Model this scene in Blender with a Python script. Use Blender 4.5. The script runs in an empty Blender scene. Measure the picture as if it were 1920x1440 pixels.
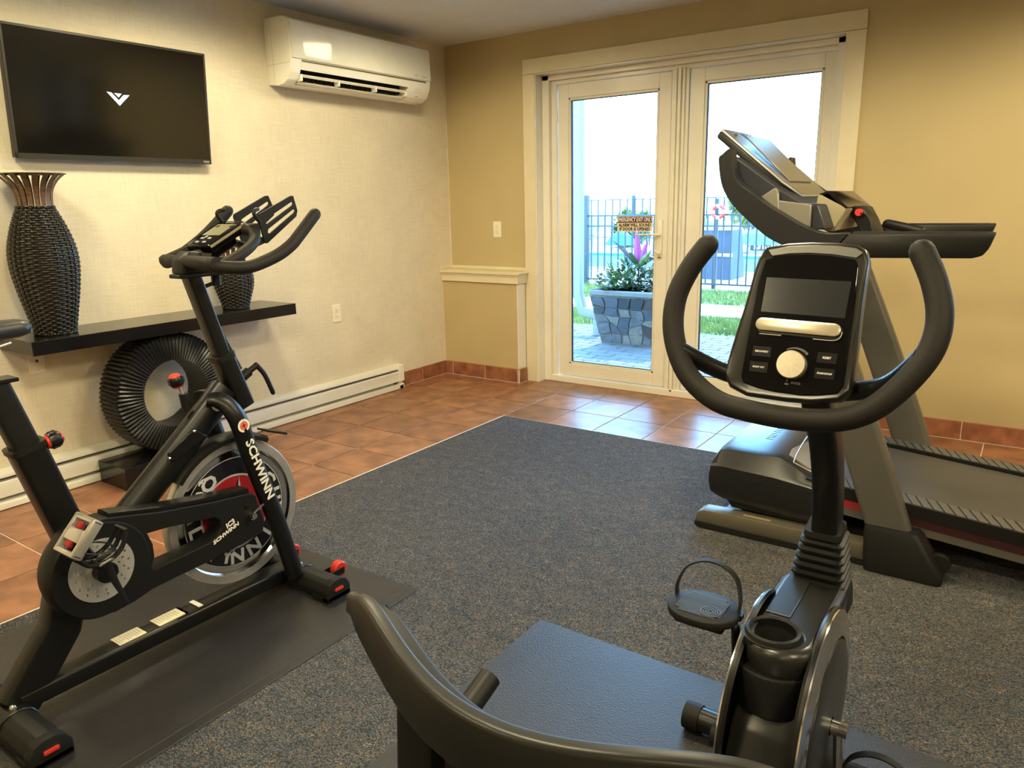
import bpy, bmesh, math, random
from mathutils import Vector, Matrix
random.seed(7)
PI = math.pi
COL = bpy.context.scene.collection
SC = bpy.context.scene

# ------------------------------------------------------------------ camera, world, lights, exposure
CAM = Vector((3.752, -4.568, 1.306))
ROT = Matrix(((0.8216360154072102, -0.11834048903256948, 0.557592850421609),
              (0.5696446600218799, 0.20560741251930276, -0.7957578483594581),
              (-0.02047485028808611, 0.9714530974641286, 0.23634648280232753)))
FPX = 1394.307
cam = bpy.data.cameras.new('camera'); cam.lens = FPX / 1920 * 36; cam.sensor_width = 36
cam.clip_start = 0.05; cam.clip_end = 500
cam_o = bpy.data.objects.new('camera', cam); COL.objects.link(cam_o)
cam_o.matrix_world = Matrix.Translation(CAM) @ ROT.to_4x4()
SC.camera = cam_o
SC.view_settings.view_transform = 'Standard'; SC.view_settings.look = 'None'
SC.view_settings.gamma = 1; SC.view_settings.use_curve_mapping = False
SC.view_settings.exposure = 0.0

w = bpy.data.worlds.new('world'); SC.world = w; w.use_nodes = True
wn = w.node_tree.nodes; wl = w.node_tree.links
bg = wn['Background']
tc = wn.new('ShaderNodeTexCoord'); sx = wn.new('ShaderNodeSeparateXYZ'); cr = wn.new('ShaderNodeValToRGB')
wl.new(tc.outputs['Generated'], sx.inputs[0]); wl.new(sx.outputs['Z'], cr.inputs[0]); wl.new(cr.outputs[0], bg.inputs[0])
cr.color_ramp.elements[0].position = 0.0; cr.color_ramp.elements[0].color = (0.31, 0.64, 1.0, 1)
cr.color_ramp.elements[1].position = 0.6; cr.color_ramp.elements[1].color = (0.20, 0.50, 1.0, 1)
bg.inputs[1].default_value = 20.0

def lamp(kind, name, loc, energy, color, rot=(0, 0, 0), **kw):
    l = bpy.data.lights.new(name, kind); l.energy = energy; l.color = color
    for k, v in kw.items(): setattr(l, k, v)
    o = bpy.data.objects.new(name, l); o.location = loc; o.rotation_euler = rot; COL.objects.link(o)
    return o
sun = lamp('SUN', 'sun', (0, 0, 8), 9.0, (1.0, 0.95, 0.86), (math.radians(-46), 0, math.radians(12)), angle=0.01)
WARM = (1.0, 0.855, 0.52)
CEIL = 2.433
DOWN = [(0.95, -2.35, 118), (0.9, -1.05, 36), (0.95, -3.7, 105), (2.9, -2.2, 110), (2.9, -3.9, 130),
        (4.4, -1.35, 170), (4.9, -4.0, 150), (6.6, -3.0, 100), (2.2, -5.4, 110), (4.6, -5.6, 80)]  # lamp over the treadmill belt is unseen, added to brighten the right wall
for i, (x, y, e) in enumerate(DOWN):
    lamp('SPOT', 'downlight_bulb', (x, y, CEIL - 0.03), e, WARM, spot_size=math.radians(174), spot_blend=0.35, shadow_soft_size=0.16)

# ------------------------------------------------------------------ measuring: pixel of the photograph -> point on a real plane
def at(px, py, ax, val):
    d = ROT @ Vector(((px - 960) / FPX, -(py - 720) / FPX, -1.0))
    return CAM + d * ((val - CAM[ax]) / d[ax])

# ------------------------------------------------------------------ materials
MATS = {}
def pm(name, col, rough=0.5, metal=0.0, var=0.0, vscale=8.0, bump=0.0, bscale=60.0, spec=0.5, coat=0.0, emit=None, es=0.0,
       stretch=None, rnd=0.0, detail=3.0, col2=None):
    if name in MATS: return MATS[name]
    m = bpy.data.materials.new(name); m.use_nodes = True; MATS[name] = m
    nt = m.node_tree; N = nt.nodes; L = nt.links; b = N['Principled BSDF']
    b.inputs['Base Color'].default_value = (*col, 1); b.inputs['Roughness'].default_value = rough
    b.inputs['Metallic'].default_value = metal; b.inputs['Specular IOR Level'].default_value = spec
    b.inputs['Coat Weight'].default_value = coat
    if emit: b.inputs['Emission Color'].default_value = (*emit, 1); b.inputs['Emission Strength'].default_value = es
    tcn = N.new('ShaderNodeTexCoord'); mp = N.new('ShaderNodeMapping'); L.new(tcn.outputs['Object'], mp.inputs[0])
    if stretch: mp.inputs['Scale'].default_value = stretch
    if rnd:
        oi0 = N.new('ShaderNodeObjectInfo'); mu = N.new('ShaderNodeMath'); mu.operation = 'MULTIPLY'; mu.inputs[1].default_value = 37.0
        L.new(oi0.outputs['Random'], mu.inputs[0]); L.new(mu.outputs[0], mp.inputs['Location'])
    n = N.new('ShaderNodeTexNoise'); n.inputs['Scale'].default_value = vscale; n.inputs['Detail'].default_value = detail
    L.new(mp.outputs[0], n.inputs['Vector'])
    mx = N.new('ShaderNodeMix'); mx.data_type = 'RGBA'
    v = max(var, 0.03)
    c2 = col2 if col2 else tuple(max(0, c * (1 - v)) for c in col)
    c1 = tuple(min(1, c * (1 + v)) for c in col)
    mx.inputs[6].default_value = (*c1, 1); mx.inputs[7].default_value = (*c2, 1)
    r = N.new('ShaderNodeMapRange'); r.inputs[1].default_value = 0.3; r.inputs[2].default_value = 0.7
    L.new(n.outputs[0], r.inputs[0]); L.new(r.outputs[0], mx.inputs[0])
    out = mx.outputs[2]
    if rnd:
        oi = N.new('ShaderNodeObjectInfo'); hs = N.new('ShaderNodeHueSaturation')
        mr = N.new('ShaderNodeMapRange'); mr.inputs[3].default_value = 1 - rnd; mr.inputs[4].default_value = 1 + rnd
        L.new(oi.outputs['Random'], mr.inputs[0]); L.new(mr.outputs[0], hs.inputs['Value']); L.new(out, hs.inputs['Color']); out = hs.outputs[0]
    L.new(out, b.inputs['Base Color'])
    if bump:
        n2 = N.new('ShaderNodeTexNoise'); n2.inputs['Scale'].default_value = bscale; n2.inputs['Detail'].default_value = 4
        L.new(mp.outputs[0], n2.inputs['Vector'])
        bp = N.new('ShaderNodeBump'); bp.inputs['Strength'].default_value = bump; bp.inputs['Distance'].default_value = 0.002
        L.new(n2.outputs[0], bp.inputs['Height']); L.new(bp.outputs[0], b.inputs['Normal'])
    return m

def wallpaper():
    m = pm('wallpaper_linen', (0.70, 0.635, 0.50), 0.8, var=0.04, vscale=4)
    nt = m.node_tree; N = nt.nodes; L = nt.links; b = N['Principled BSDF']
    tcn = N.new('ShaderNodeTexCoord')
    outs = []
    for s in ((1, 8, 500), (1, 500, 8)):
        mp = N.new('ShaderNodeMapping'); mp.inputs['Scale'].default_value = s; L.new(tcn.outputs['Object'], mp.inputs[0])
        n = N.new('ShaderNodeTexNoise'); n.inputs['Scale'].default_value = 1.0; L.new(mp.outputs[0], n.inputs['Vector']); outs.append(n)
    ad = N.new('ShaderNodeMath'); ad.operation = 'ADD'; L.new(outs[0].outputs[0], ad.inputs[0]); L.new(outs[1].outputs[0], ad.inputs[1])
    r = N.new('ShaderNodeMapRange'); r.inputs[1].default_value = 0.7; r.inputs[2].default_value = 1.3
    r.inputs[3].default_value = 0.86; r.inputs[4].default_value = 1.1; L.new(ad.outputs[0], r.inputs[0])
    hs = N.new('ShaderNodeHueSaturation'); src = b.inputs['Base Color'].links[0].from_socket
    L.new(src, hs.inputs['Color']); L.new(r.outputs[0], hs.inputs['Value']); L.new(hs.outputs[0], b.inputs['Base Color'])
    bp = N.new('ShaderNodeBump'); bp.inputs['Strength'].default_value = 0.25; bp.inputs['Distance'].default_value = 0.001
    L.new(ad.outputs[0], bp.inputs['Height']); L.new(bp.outputs[0], b.inputs['Normal'])
    return m

def carpet_mat():
    m = bpy.data.materials.new('loop_carpet'); m.use_nodes = True
    nt = m.node_tree; N = nt.nodes; L = nt.links; b = N['Principled BSDF']
    tcn = N.new('ShaderNodeTexCoord'); mp = N.new('ShaderNodeMapping'); L.new(tcn.outputs['Object'], mp.inputs[0])
    mp.inputs['Scale'].default_value = (1.0, 1.6, 1)
    vo = N.new('ShaderNodeTexVoronoi'); vo.inputs['Scale'].default_value = 290; L.new(mp.outputs[0], vo.inputs['Vector'])
    sp = N.new('ShaderNodeSeparateColor'); L.new(vo.outputs['Color'], sp.inputs[0])
    big = N.new('ShaderNodeTexNoise'); big.inputs['Scale'].default_value = 14; big.inputs['Detail'].default_value = 5; L.new(mp.outputs[0], big.inputs['Vector'])
    a = N.new('ShaderNodeMath'); a.operation = 'MULTIPLY_ADD'; L.new(big.outputs[0], a.inputs[0]); a.inputs[1].default_value = 0.35
    sub = N.new('ShaderNodeMath'); sub.operation = 'SUBTRACT'; L.new(sp.outputs[0], sub.inputs[0]); sub.inputs[1].default_value = 0.17
    L.new(sub.outputs[0], a.inputs[2])
    r = N.new('ShaderNodeValToRGB'); L.new(a.outputs[0], r.inputs[0])
    e = r.color_ramp.elements; e[0].position = 0.0; e[0].color = (0.016, 0.024, 0.034, 1); e[1].position = 1.0; e[1].color = (0.36, 0.27, 0.17, 1)
    for p, c in ((0.28, (0.04, 0.057, 0.075, 1)), (0.48, (0.085, 0.088, 0.095, 1)), (0.70, (0.20, 0.125, 0.07, 1)), (0.82, (0.13, 0.135, 0.14, 1))):
        k = e.new(p); k.color = c
    r.color_ramp.interpolation = 'CONSTANT'
    L.new(r.outputs[0], b.inputs['Base Color']); b.inputs['Roughness'].default_value = 0.9
    b.inputs['Sheen Weight'].default_value = 0.03; b.inputs['Specular IOR Level'].default_value = 0.2
    bp = N.new('ShaderNodeBump'); bp.inputs['Strength'].default_value = 0.8; bp.inputs['Distance'].default_value = 0.004
    L.new(vo.outputs['Distance'], bp.inputs['Height']); bp.invert = True; L.new(bp.outputs[0], b.inputs['Normal'])
    return m

def glass_mat():
    m = bpy.data.materials.new('door_glass'); m.use_nodes = True
    nt = m.node_tree; N = nt.nodes; L = nt.links; N.remove(N['Principled BSDF'])
    t = N.new('ShaderNodeBsdfTransparent'); t.inputs[0].default_value = (0.96, 0.99, 0.98, 1)
    g = N.new('ShaderNodeBsdfGlossy'); g.inputs['Roughness'].default_value = 0.02
    f = N.new('ShaderNodeFresnel'); f.inputs[0].default_value = 1.45
    mx = N.new('ShaderNodeMixShader'); L.new(f.outputs[0], mx.inputs[0]); L.new(t.outputs[0], mx.inputs[1]); L.new(g.outputs[0], mx.inputs[2])
    L.new(mx.outputs[0], N['Material Output'].inputs[0])
    return m

WP = wallpaper(); CARPET = carpet_mat(); GLASS = glass_mat()
PAINT = pm('tan_wall_paint', (0.50, 0.40, 0.215), 0.55, var=0.03, vscale=3, bump=0.05, bscale=120)
CEILM = pm('ceiling_paint', (0.62, 0.62, 0.60), 0.8, var=0.02)
TRIM = pm('cream_trim_paint', (0.70, 0.62, 0.44), 0.4, var=0.03)
VINYL = pm('white_vinyl', (0.80, 0.76, 0.66), 0.25, var=0.02)
TILE = pm('terracotta_tile', (0.31, 0.14, 0.072), 0.33, var=0.25, vscale=9, bump=0.25, bscale=45, rnd=0.16, detail=6, spec=0.4, col2=(0.17, 0.075, 0.042), coat=0.0)
TILEB = pm('terracotta_base_tile', (0.30, 0.115, 0.06), 0.35, var=0.25, vscale=14, bump=0.25, bscale=60, rnd=0.12, detail=6, col2=(0.18, 0.07, 0.04))
GROUT = pm('grout', (0.80, 0.64, 0.52), 0.85, var=0.1)
STRIP = pm('pale_edge_strip', (0.75, 0.68, 0.58), 0.4)
HEAT = pm('heater_enamel', (0.80, 0.78, 0.70), 0.35)
HEATIN = pm('heater_inner_metal', (0.36, 0.36, 0.34), 0.5, metal=0.3)
BLK = pm('black_powder_coat', (0.005, 0.005, 0.0055), 0.34, spec=0.4, var=0.1)
BLKM = pm('black_matte_plastic', (0.007, 0.007, 0.0075), 0.48, spec=0.32, var=0.1, bump=0.1, bscale=400)
RUB = pm('black_rubber', (0.008, 0.008, 0.008), 0.6, spec=0.3, var=0.1)
FOAM = pm('black_foam_grip', (0.0115, 0.010, 0.009), 0.6, spec=0.3, var=0.12, bump=0.3, bscale=350)
GLOSS = pm('glossy_black_plastic', (0.003, 0.003, 0.004), 0.08, spec=0.35)
SCREEN = pm('dark_display', (0.016, 0.017, 0.021), 0.2)
TVS = pm('tv_panel', (0.004, 0.004, 0.004), 0.12, spec=0.9)
STEEL = pm('brushed_steel', (0.60, 0.59, 0.57), 0.42, metal=0.8, var=0.08, vscale=30)
CHROME = pm('chrome', (0.75, 0.75, 0.76), 0.12, metal=1.0)
SILV = pm('silver_plastic', (0.42, 0.41, 0.40), 0.4, metal=0.3)
ALU = pm('champagne_aluminium', (0.62, 0.55, 0.43), 0.3, metal=0.8)
GREYP = pm('grey_paint_metal', (0.155, 0.145, 0.13), 0.42, metal=0.3, var=0.08)
RED = pm('red_plastic', (0.62, 0.035, 0.02), 0.35)
REDD = pm('dark_red', (0.22, 0.02, 0.02), 0.4)
WHITE = pm('white_print', (0.85, 0.83, 0.78), 0.5)
GREYPR = pm('grey_print', (0.42, 0.42, 0.44), 0.5)
ESP = pm('espresso_lacquer', (0.006, 0.006, 0.0075), 0.15, spec=0.4, var=0.3, vscale=5)
WICK = pm('dark_wicker', (0.010, 0.008, 0.007), 0.26, var=0.4, vscale=60, coat=0.1)
WICKB = pm('dark_core', (0.004, 0.004, 0.004), 0.8)
BRZ = pm('bronze_wood', (0.10, 0.055, 0.028), 0.42, var=0.5, vscale=30, stretch=(1, 1, 6))
PLEAT = pm('pleated_black', (0.006, 0.007, 0.010), 0.34, spec=0.4)
MATR = pm('rubber_mat', (0.020, 0.019, 0.021), 0.36, var=0.1, bump=1.0, bscale=240)
BELT = pm('treadmill_belt', (0.055, 0.053, 0.05), 0.5, var=0.08, bump=0.2, bscale=500)
MESHM = pm('seat_mesh', (0.05, 0.05, 0.05), 0.7)
IVORY = pm('ivory_plastic', (0.82, 0.76, 0.62), 0.4)
LABELM = pm('sticker_cream', (0.72, 0.68, 0.50), 0.5)
YEL = pm('sticker_yellow', (0.75, 0.55, 0.10), 0.5)
GREYT = pm('taupe_plastic', (0.105, 0.098, 0.085), 0.36, metal=0.2, var=0.08)
LCD = pm('lcd', (0.22, 0.21, 0.13), 0.3)

# ------------------------------------------------------------------ mesh helpers
def shape_box(x0, x1, y0, y1, z0, z1, bev=0.0, seg=2):
    bm = bmesh.new(); bmesh.ops.create_cube(bm, size=1)
    for v in bm.verts:
        v.co = Vector(((x0 + x1) / 2 + v.co.x * (x1 - x0), (y0 + y1) / 2 + v.co.y * (y1 - y0), (z0 + z1) / 2 + v.co.z * (z1 - z0)))
    if bev: bmesh.ops.bevel(bm, geom=bm.edges[:], offset=bev, segments=seg, profile=0.5, affect='EDGES', clamp_overlap=True)
    return unbm(bm)
def unbm(bm):
    bm.verts.index_update()
    V = [v.co.copy() for v in bm.verts]; F = [[v.index for v in f.verts] for f in bm.faces]; bm.free()
    return V, F
def shape_prism(poly, ax, a, b, bev=0.0, seg=2):
    """poly: 2-D outline in the two axes other than ax, extruded from a to b"""
    def mk(p, q):
        return Vector((q, p[0], p[1])) if ax == 0 else Vector((p[0], q, p[1])) if ax == 1 else Vector((p[0], p[1], q))
    n = len(poly); V = [mk(p, a) for p in poly] + [mk(p, b) for p in poly]
    F = [list(range(n))[::-1], [n + i for i in range(n)]] + [[i, (i + 1) % n, n + (i + 1) % n, n + i] for i in range(n)]
    if bev:
        bm = bmesh.new(); vs = [bm.verts.new(v) for v in V]
        for f in F: bm.faces.new([vs[i] for i in f])
        bmesh.ops.recalc_face_normals(bm, faces=bm.faces[:])
        bmesh.ops.bevel(bm, geom=bm.edges[:], offset=bev, segments=seg, profile=0.5, affect='EDGES', clamp_overlap=True)
        return unbm(bm)
    return V, F
def smooth_path(P, k=6):
    P = [Vector(p) for p in P]; out = []
    for i in range(len(P) - 1):
        a = P[max(i - 1, 0)]; b = P[i]; c = P[i + 1]; d = P[min(i + 2, len(P) - 1)]
        for j in range(k):
            t = j / k
            out.append(0.5 * ((2 * b) + (c - a) * t + (2 * a - 5 * b + 4 * c - d) * t * t + (3 * b - a - 3 * c + d) * t ** 3))
    out.append(P[-1]); return out
def shape_tube(P, r, n=14, up=None, rw=None, square=False, closed=False, dome=False, rs=None):
    """tube along P with radius r (rw: second radius along 'up'), rs: optional per-point scale"""
    P = [Vector(p) for p in P]; V = []; F = []; m = len(P)
    rw = rw if rw is not None else r
    nrm = None; rings = []
    for i in range(m):
        if closed: t = (P[(i + 1) % m] - P[i - 1]).normalized()
        else: t = ((P[i + 1] - P[i]) if i == 0 else (P[i] - P[i - 1]) if i == m - 1 else (P[i + 1] - P[i - 1])).normalized()
        if up is not None:
            u = Vector(up); u = (u - t * u.dot(t))
            if u.length < 1e-4: u = t.orthogonal()
            u.normalize()
        else:
            u = t.orthogonal().normalized() if nrm is None else (nrm - t * nrm.dot(t)).normalized()
        nrm = u; s = t.cross(u).normalized(); rings.append((P[i], u, s, t))
    ringsx = []
    sc = rs if rs else [1] * m
    for (p, u, s, t), q in zip(rings, sc): ringsx.append((p, u, s, t, q))
    if dome and not closed:
        def caps(p, u, s, t, q, sg):
            return [(p + t * sg * r * math.sin(a), u, s, t, q * math.cos(a)) for a in (0.5, 0.95, 1.3)]
        p, u, s, t, q = ringsx[0]; st = caps(p, u, s, t, q, -1)[::-1]
        p, u, s, t, q = ringsx[-1]; en = caps(p, u, s, t, q, 1)
        ringsx = st + ringsx + en
    for p, u, s, t, q in ringsx:
        for k in range(n):
            a = 2 * PI * k / n
            ca, sa = math.cos(a), math.sin(a)
            if square:
                e = 0.35; ca = math.copysign(abs(ca) ** e, ca); sa = math.copysign(abs(sa) ** e, sa)
            V.append(p + s * ca * r * q + u * sa * rw * q)
    M_ = len(ringsx)
    for i in range(M_ if closed else M_ - 1):
        for k in range(n):
            a = i * n + k; b = i * n + (k + 1) % n; c = ((i + 1) % M_) * n + (k + 1) % n; d = ((i + 1) % M_) * n + k
            F.append([a, b, c, d])
    if not closed: F.append(list(range(n))[::-1]); F.append([(M_ - 1) * n + k for k in range(n)])
    return V, F
def shape_lathe(prof, c, ax=2, n=32, caps=True):
    c = Vector(c); V = []; F = []
    for r, h in prof:
        for k in range(n):
            a = 2 * PI * k / n; x, y = r * math.cos(a), r * math.sin(a)
            V.append(c + (Vector((x, y, h)) if ax == 2 else Vector((h, x, y)) if ax == 0 else Vector((y, h, x))))
    m = len(prof)
    for i in range(m - 1):
        for k in range(n):
            F.append([i * n + k, i * n + (k + 1) % n, (i + 1) * n + (k + 1) % n, (i + 1) * n + k])
    if caps: F.append(list(range(n))[::-1]); F.append([(m - 1) * n + k for k in range(n)])
    return V, F
def shape_loft(rings, cap=True, close=False):
    n = len(rings[0]); V = [Vector(p) for r in rings for p in r]; F = []; m = len(rings)
    for i in range(m if close else m - 1):
        for k in range(n): F.append([i * n + k, i * n + (k + 1) % n, ((i + 1) % m) * n + (k + 1) % n, ((i + 1) % m) * n + k])
    if cap and not close: F.append(list(range(n))[::-1]); F.append([(m - 1) * n + k for k in range(n)])
    return V, F
def join(*S):
    V = []; F = []
    for v, f in S:
        o = len(V); V += list(v); F += [[i + o for i in q] for q in f]
    return V, F
def xf(S, M4):
    return [M4 @ Vector(v) for v in S[0]], S[1]
def rrect(w, h, r, k=5):
    out = []
    for cx, cy, a0 in ((w / 2 - r, h / 2 - r, 0), (-w / 2 + r, h / 2 - r, 90), (-w / 2 + r, -h / 2 + r, 180), (w / 2 - r, -h / 2 + r, 270)):
        for i in range(k + 1):
            a = math.radians(a0 + 90 * i / k); out.append((cx + r * math.cos(a), cy + r * math.sin(a)))
    return out

def mesh(name, S, smooth=35):
    me = bpy.data.meshes.new(name); me.from_pydata([tuple(v) for v in S[0]], [], S[1]); me.validate()
    bm = bmesh.new(); bm.from_mesh(me); bmesh.ops.recalc_face_normals(bm, faces=bm.faces[:]); bm.to_mesh(me); bm.free()
    if smooth:
        me.shade_smooth(); me.set_sharp_from_angle(angle=math.radians(smooth))
    return me
def root_loc(o):
    while o.parent: o = o.parent
    return o.location
def part(name, S, mat, parent, label=None, smooth=35, kind=None):
    off = root_loc(parent)
    S = ([Vector(v) - off for v in S[0]], S[1])
    me = mesh(name, S, smooth); me.materials.append(mat)
    o = bpy.data.objects.new(name, me); COL.objects.link(o); o.parent = parent
    if label: o['label'] = label
    if kind: o['kind'] = kind
    return o
def thing(name, label, cat, loc, group=None):
    o = bpy.data.objects.new(name, None); COL.objects.link(o); o.location = loc; o.empty_display_size = 0.1
    o['label'] = label; o['category'] = cat
    if group: o['group'] = group
    return o
def solo(name, S, mat, label=None, cat=None, group=None, kind=None, smooth=35):
    xs = [v[0] for v in S[0]]; ys = [v[1] for v in S[0]]; zs = [v[2] for v in S[0]]
    L = Vector(((min(xs) + max(xs)) / 2, (min(ys) + max(ys)) / 2, min(zs)))
    me = mesh(name, ([Vector(v) - L for v in S[0]], S[1]), smooth); me.materials.append(mat)
    o = bpy.data.objects.new(name, me); COL.objects.link(o); o.location = L
    if label: o['label'] = label
    if cat: o['category'] = cat
    if group: o['group'] = group
    if kind: o['kind'] = kind
    return o
def struct(name, S, mat, smooth=0, label=None):
    o = solo(name, S, mat, kind='structure', smooth=smooth)
    if label: o['label'] = label
    return o
def text_shape(txt, size, depth=0.0006, shear=0.0, bold=0.0, spacing=1.0, sx=1.0):
    """lettering as a mesh lying in the XY plane, centred on the origin"""
    cu = bpy.data.curves.new('lettering', 'FONT'); cu.body = txt; cu.size = size; cu.extrude = depth; cu.offset = bold
    cu.align_x = 'CENTER'; cu.align_y = 'CENTER'; cu.shear = shear; cu.space_character = spacing; cu.resolution_u = 2
    o = bpy.data.objects.new('lettering', cu); COL.objects.link(o)
    dg = bpy.context.evaluated_depsgraph_get(); dg.update()
    me = bpy.data.meshes.new_from_object(o.evaluated_get(dg))
    V = [Vector((v.co.x * sx, v.co.y, v.co.z)) for v in me.vertices]; F = [list(p.vertices) for p in me.polygons]
    bpy.data.objects.remove(o); bpy.data.meshes.remove(me); bpy.data.curves.remove(cu)
    return V, F
def frame(o, xdir, ydir):
    """matrix that puts a flat XY shape at o with its x along xdir and y along ydir"""
    x = Vector(xdir).normalized(); y = Vector(ydir); y = (y - x * y.dot(x)).normalized(); z = x.cross(y)
    return Matrix(((x.x, y.x, z.x, o[0]), (x.y, y.y, z.y, o[1]), (x.z, y.z, z.z, o[2]), (0, 0, 0, 1)))


# ================================================================== THE SETTING
RX, RY = 7.6, -6.6          # right wall x, rear wall y
TS = 0.3175                  # tile pitch
struct('floor', shape_box(-0.1, RX + 0.1, RY - 0.1, 0.16, -0.12, -0.004), GROUT)
FLOOR = bpy.data.objects['floor']
X0, Y0 = 0.152, -0.256       # first grout lines
CX, CY = 1.105, -0.891       # corner of the carpet
tile_cache = {}
def tile(x0, x1, y0, y1):
    g = 0.003
    x0 += g; x1 -= g; y0 += g; y1 -= g
    if x1 - x0 < 0.01 or y1 - y0 < 0.01: return
    k = (round(x1 - x0, 4), round(y1 - y0, 4))
    if k not in tile_cache:
        me = mesh('floor_tile', shape_box(-k[0] / 2, k[0] / 2, -k[1] / 2, k[1] / 2, -0.003, 0.0, 0.0012, 1), 0)
        me.materials.append(TILE); tile_cache[k] = me
    o = bpy.data.objects.new('floor_tile', tile_cache[k]); COL.objects.link(o); o.parent = FLOOR
    o.location = Vector(((x0 + x1) / 2, (y0 + y1) / 2, 0)) - FLOOR.location
xs = [0.0] + [X0 + i * TS for i in range(0, 24)]
ys = [0.0 if False else 0.06 + 0.0] 
yl = [Y0 + TS] + [Y0 - j * TS for j in range(0, 20)]
for i in range(len(xs) - 1):
    xa, xb = xs[i], xs[i + 1]
    if xa > RX - 0.05: break
    xb = min(xb, RX)
    for j in range(len(yl) - 1):
        yb, ya = yl[j], yl[j + 1]
        if xa > CX - 0.01 and yb < CY + 0.01: continue      # carpet
        if ya < -5.3: continue
        if j == 0:
            top = -0.117 if xb < 0.71 else 0.0
            if 0.75 < xa and xb < 2.86: top = 0.06
            tile(xa, xb, ya, top)
            if 0.75 < xa and xb < 2.86: tile(xa, xb, top, 0.125)
        else: tile(xa, xb, ya, yb)
solo('carpet', shape_box(CX + 0.012, RX, RY, CY - 0.006, -0.004, 0.003), CARPET, 'grey speckled low pile carpet inlaid beside the tiled strip', 'carpet', smooth=0)
struct('trim_1', join(shape_box(CX + 0.002, CX + 0.012, RY, CY + 0.003, -0.004, 0.002), shape_box(CX + 0.002, RX, CY - 0.006, CY + 0.003, -0.004, 0.001)), STRIP)

# walls
struct('wall_left', shape_box(-0.12, 0.0, RY, 0.12, -0.1, CEIL), WP)
OX0, OX1, OZ = 0.80, 2.79, 2.158      # doorway
WX0, WX1, WZ0, WZ1 = 5.0, 6.7, 0.85, 2.05    # window further along the back wall
struct('wall_back', join(shape_box(0, OX0, 0, 0.2, -0.1, CEIL), shape_box(OX0, OX1, 0, 0.2, OZ, CEIL), shape_box(OX1, WX0, 0, 0.2, -0.1, CEIL),
       shape_box(WX0, WX1, 0, 0.2, -0.1, WZ0), shape_box(WX0, WX1, 0, 0.2, WZ1, CEIL), shape_box(WX1, RX, 0, 0.2, -0.1, CEIL)), PAINT)
struct('wall_right', shape_box(RX, RX + 0.15, RY, 0.2, -0.1, CEIL), PAINT)
struct('wall_rear', shape_box(-0.12, RX + 0.15, RY - 0.15, RY, -0.1, CEIL), PAINT)
struct('ceiling', shape_box(-0.3, RX + 0.3, RY - 0.3, 0.35, CEIL, CEIL + 0.35), CEILM)
struct('wall_corner', shape_box(0.0, 0.693, -0.117, 0.0, 0.0, 0.745), PAINT)
struct('trim_2', shape_box(0.693, 0.699, -0.117, -0.001, 0.09, 0.745), VINYL)
# ledge on top of the low wall
LEDGE = struct('trim_3', join(shape_box(0.0, 0.715, -0.135, 0.0, 0.735, 0.79, 0.003, 1),
                      shape_prism([(0.0, 0.80), (0.728, 0.80), (0.735, 0.806), (0.735, 0.816), (0.728, 0.822), (0.0, 0.822)], 1, -0.152, 0.0, 0.002, 1),
                      shape_box(0.0, 0.72, -0.142, 0.0, 0.788, 0.802),
                      shape_box(0.0, 0.705, -0.012, 0.0, 0.822, 0.846, 0.003, 1), shape_box(0.0, 0.012, -0.14, 0.0, 0.822, 0.846, 0.003, 1)), TRIM)
# wall corner bead
struct('trim_4', shape_box(0.0, 0.006, -0.006, 0.0, 0.846, CEIL), TRIM)

def base_tiles(name, segs, h0=0.0, h=0.105):
    """segs: list of (x0,x1,y0,y1) boxes"""
    allb = join(*[shape_box(a, b, c, d, 0.0, h - 0.003) for a, b, c, d in segs])
    root = struct(name, allb, GROUT)
    for a, b, c, d in segs:
        along_x = (b - a) > (d - c)
        e = 0.002
        S = shape_box(a + (e if along_x else -0.003), b + (-e if along_x else 0.003), c + (-0.003 if along_x else e), d + (0.003 if along_x else -e), 0.004, h, 0.002, 1)
        part('base_tile', S, TILEB, root, smooth=0)
base_tiles('baseboard_left', [(0.0, 0.009, -0.415, -0.126), (0.0, 0.009, -0.733, -0.415)])
base_tiles('baseboard_corner', [(0.012, 0.078, -0.129, -0.12), (0.078, 0.392, -0.129, -0.12), (0.392, 0.695, -0.129, -0.12)])
base_tiles('baseboard_side', [(0.702, 0.711, -0.129, -0.028)])
bx = [2.895, 3.22] + [3.534 + 0.3175 * i for i in range(13)]
base_tiles('baseboard_back', [(bx[i], min(bx[i + 1], RX), -0.009, 0.0) for i in range(len(bx) - 1) if bx[i] < RX - 0.05], h=0.103)

# door casing (flat boards) and deep white frame
def casing(name, a, b, z0, z1, mat=TRIM): return struct(name, shape_box(a, b, -0.018, 0.0, z0, z1, 0.0015, 1), mat)
casing('trim_5', 0.705, 0.80, 0.0, 2.158); casing('trim_6', 2.79, 2.885, 0.0, 2.158); casing('trim_7', 0.705, 2.885, 2.160, 2.256)
struct('trim_8', join(shape_box(0.80, 0.806, -0.012, 0.10, 0.0, 2.158), shape_box(2.784, 2.79, -0.012, 0.10, 0.0, 2.158), shape_box(0.806, 2.784, -0.012, 0.10, 2.152, 2.158)), VINYL)
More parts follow.
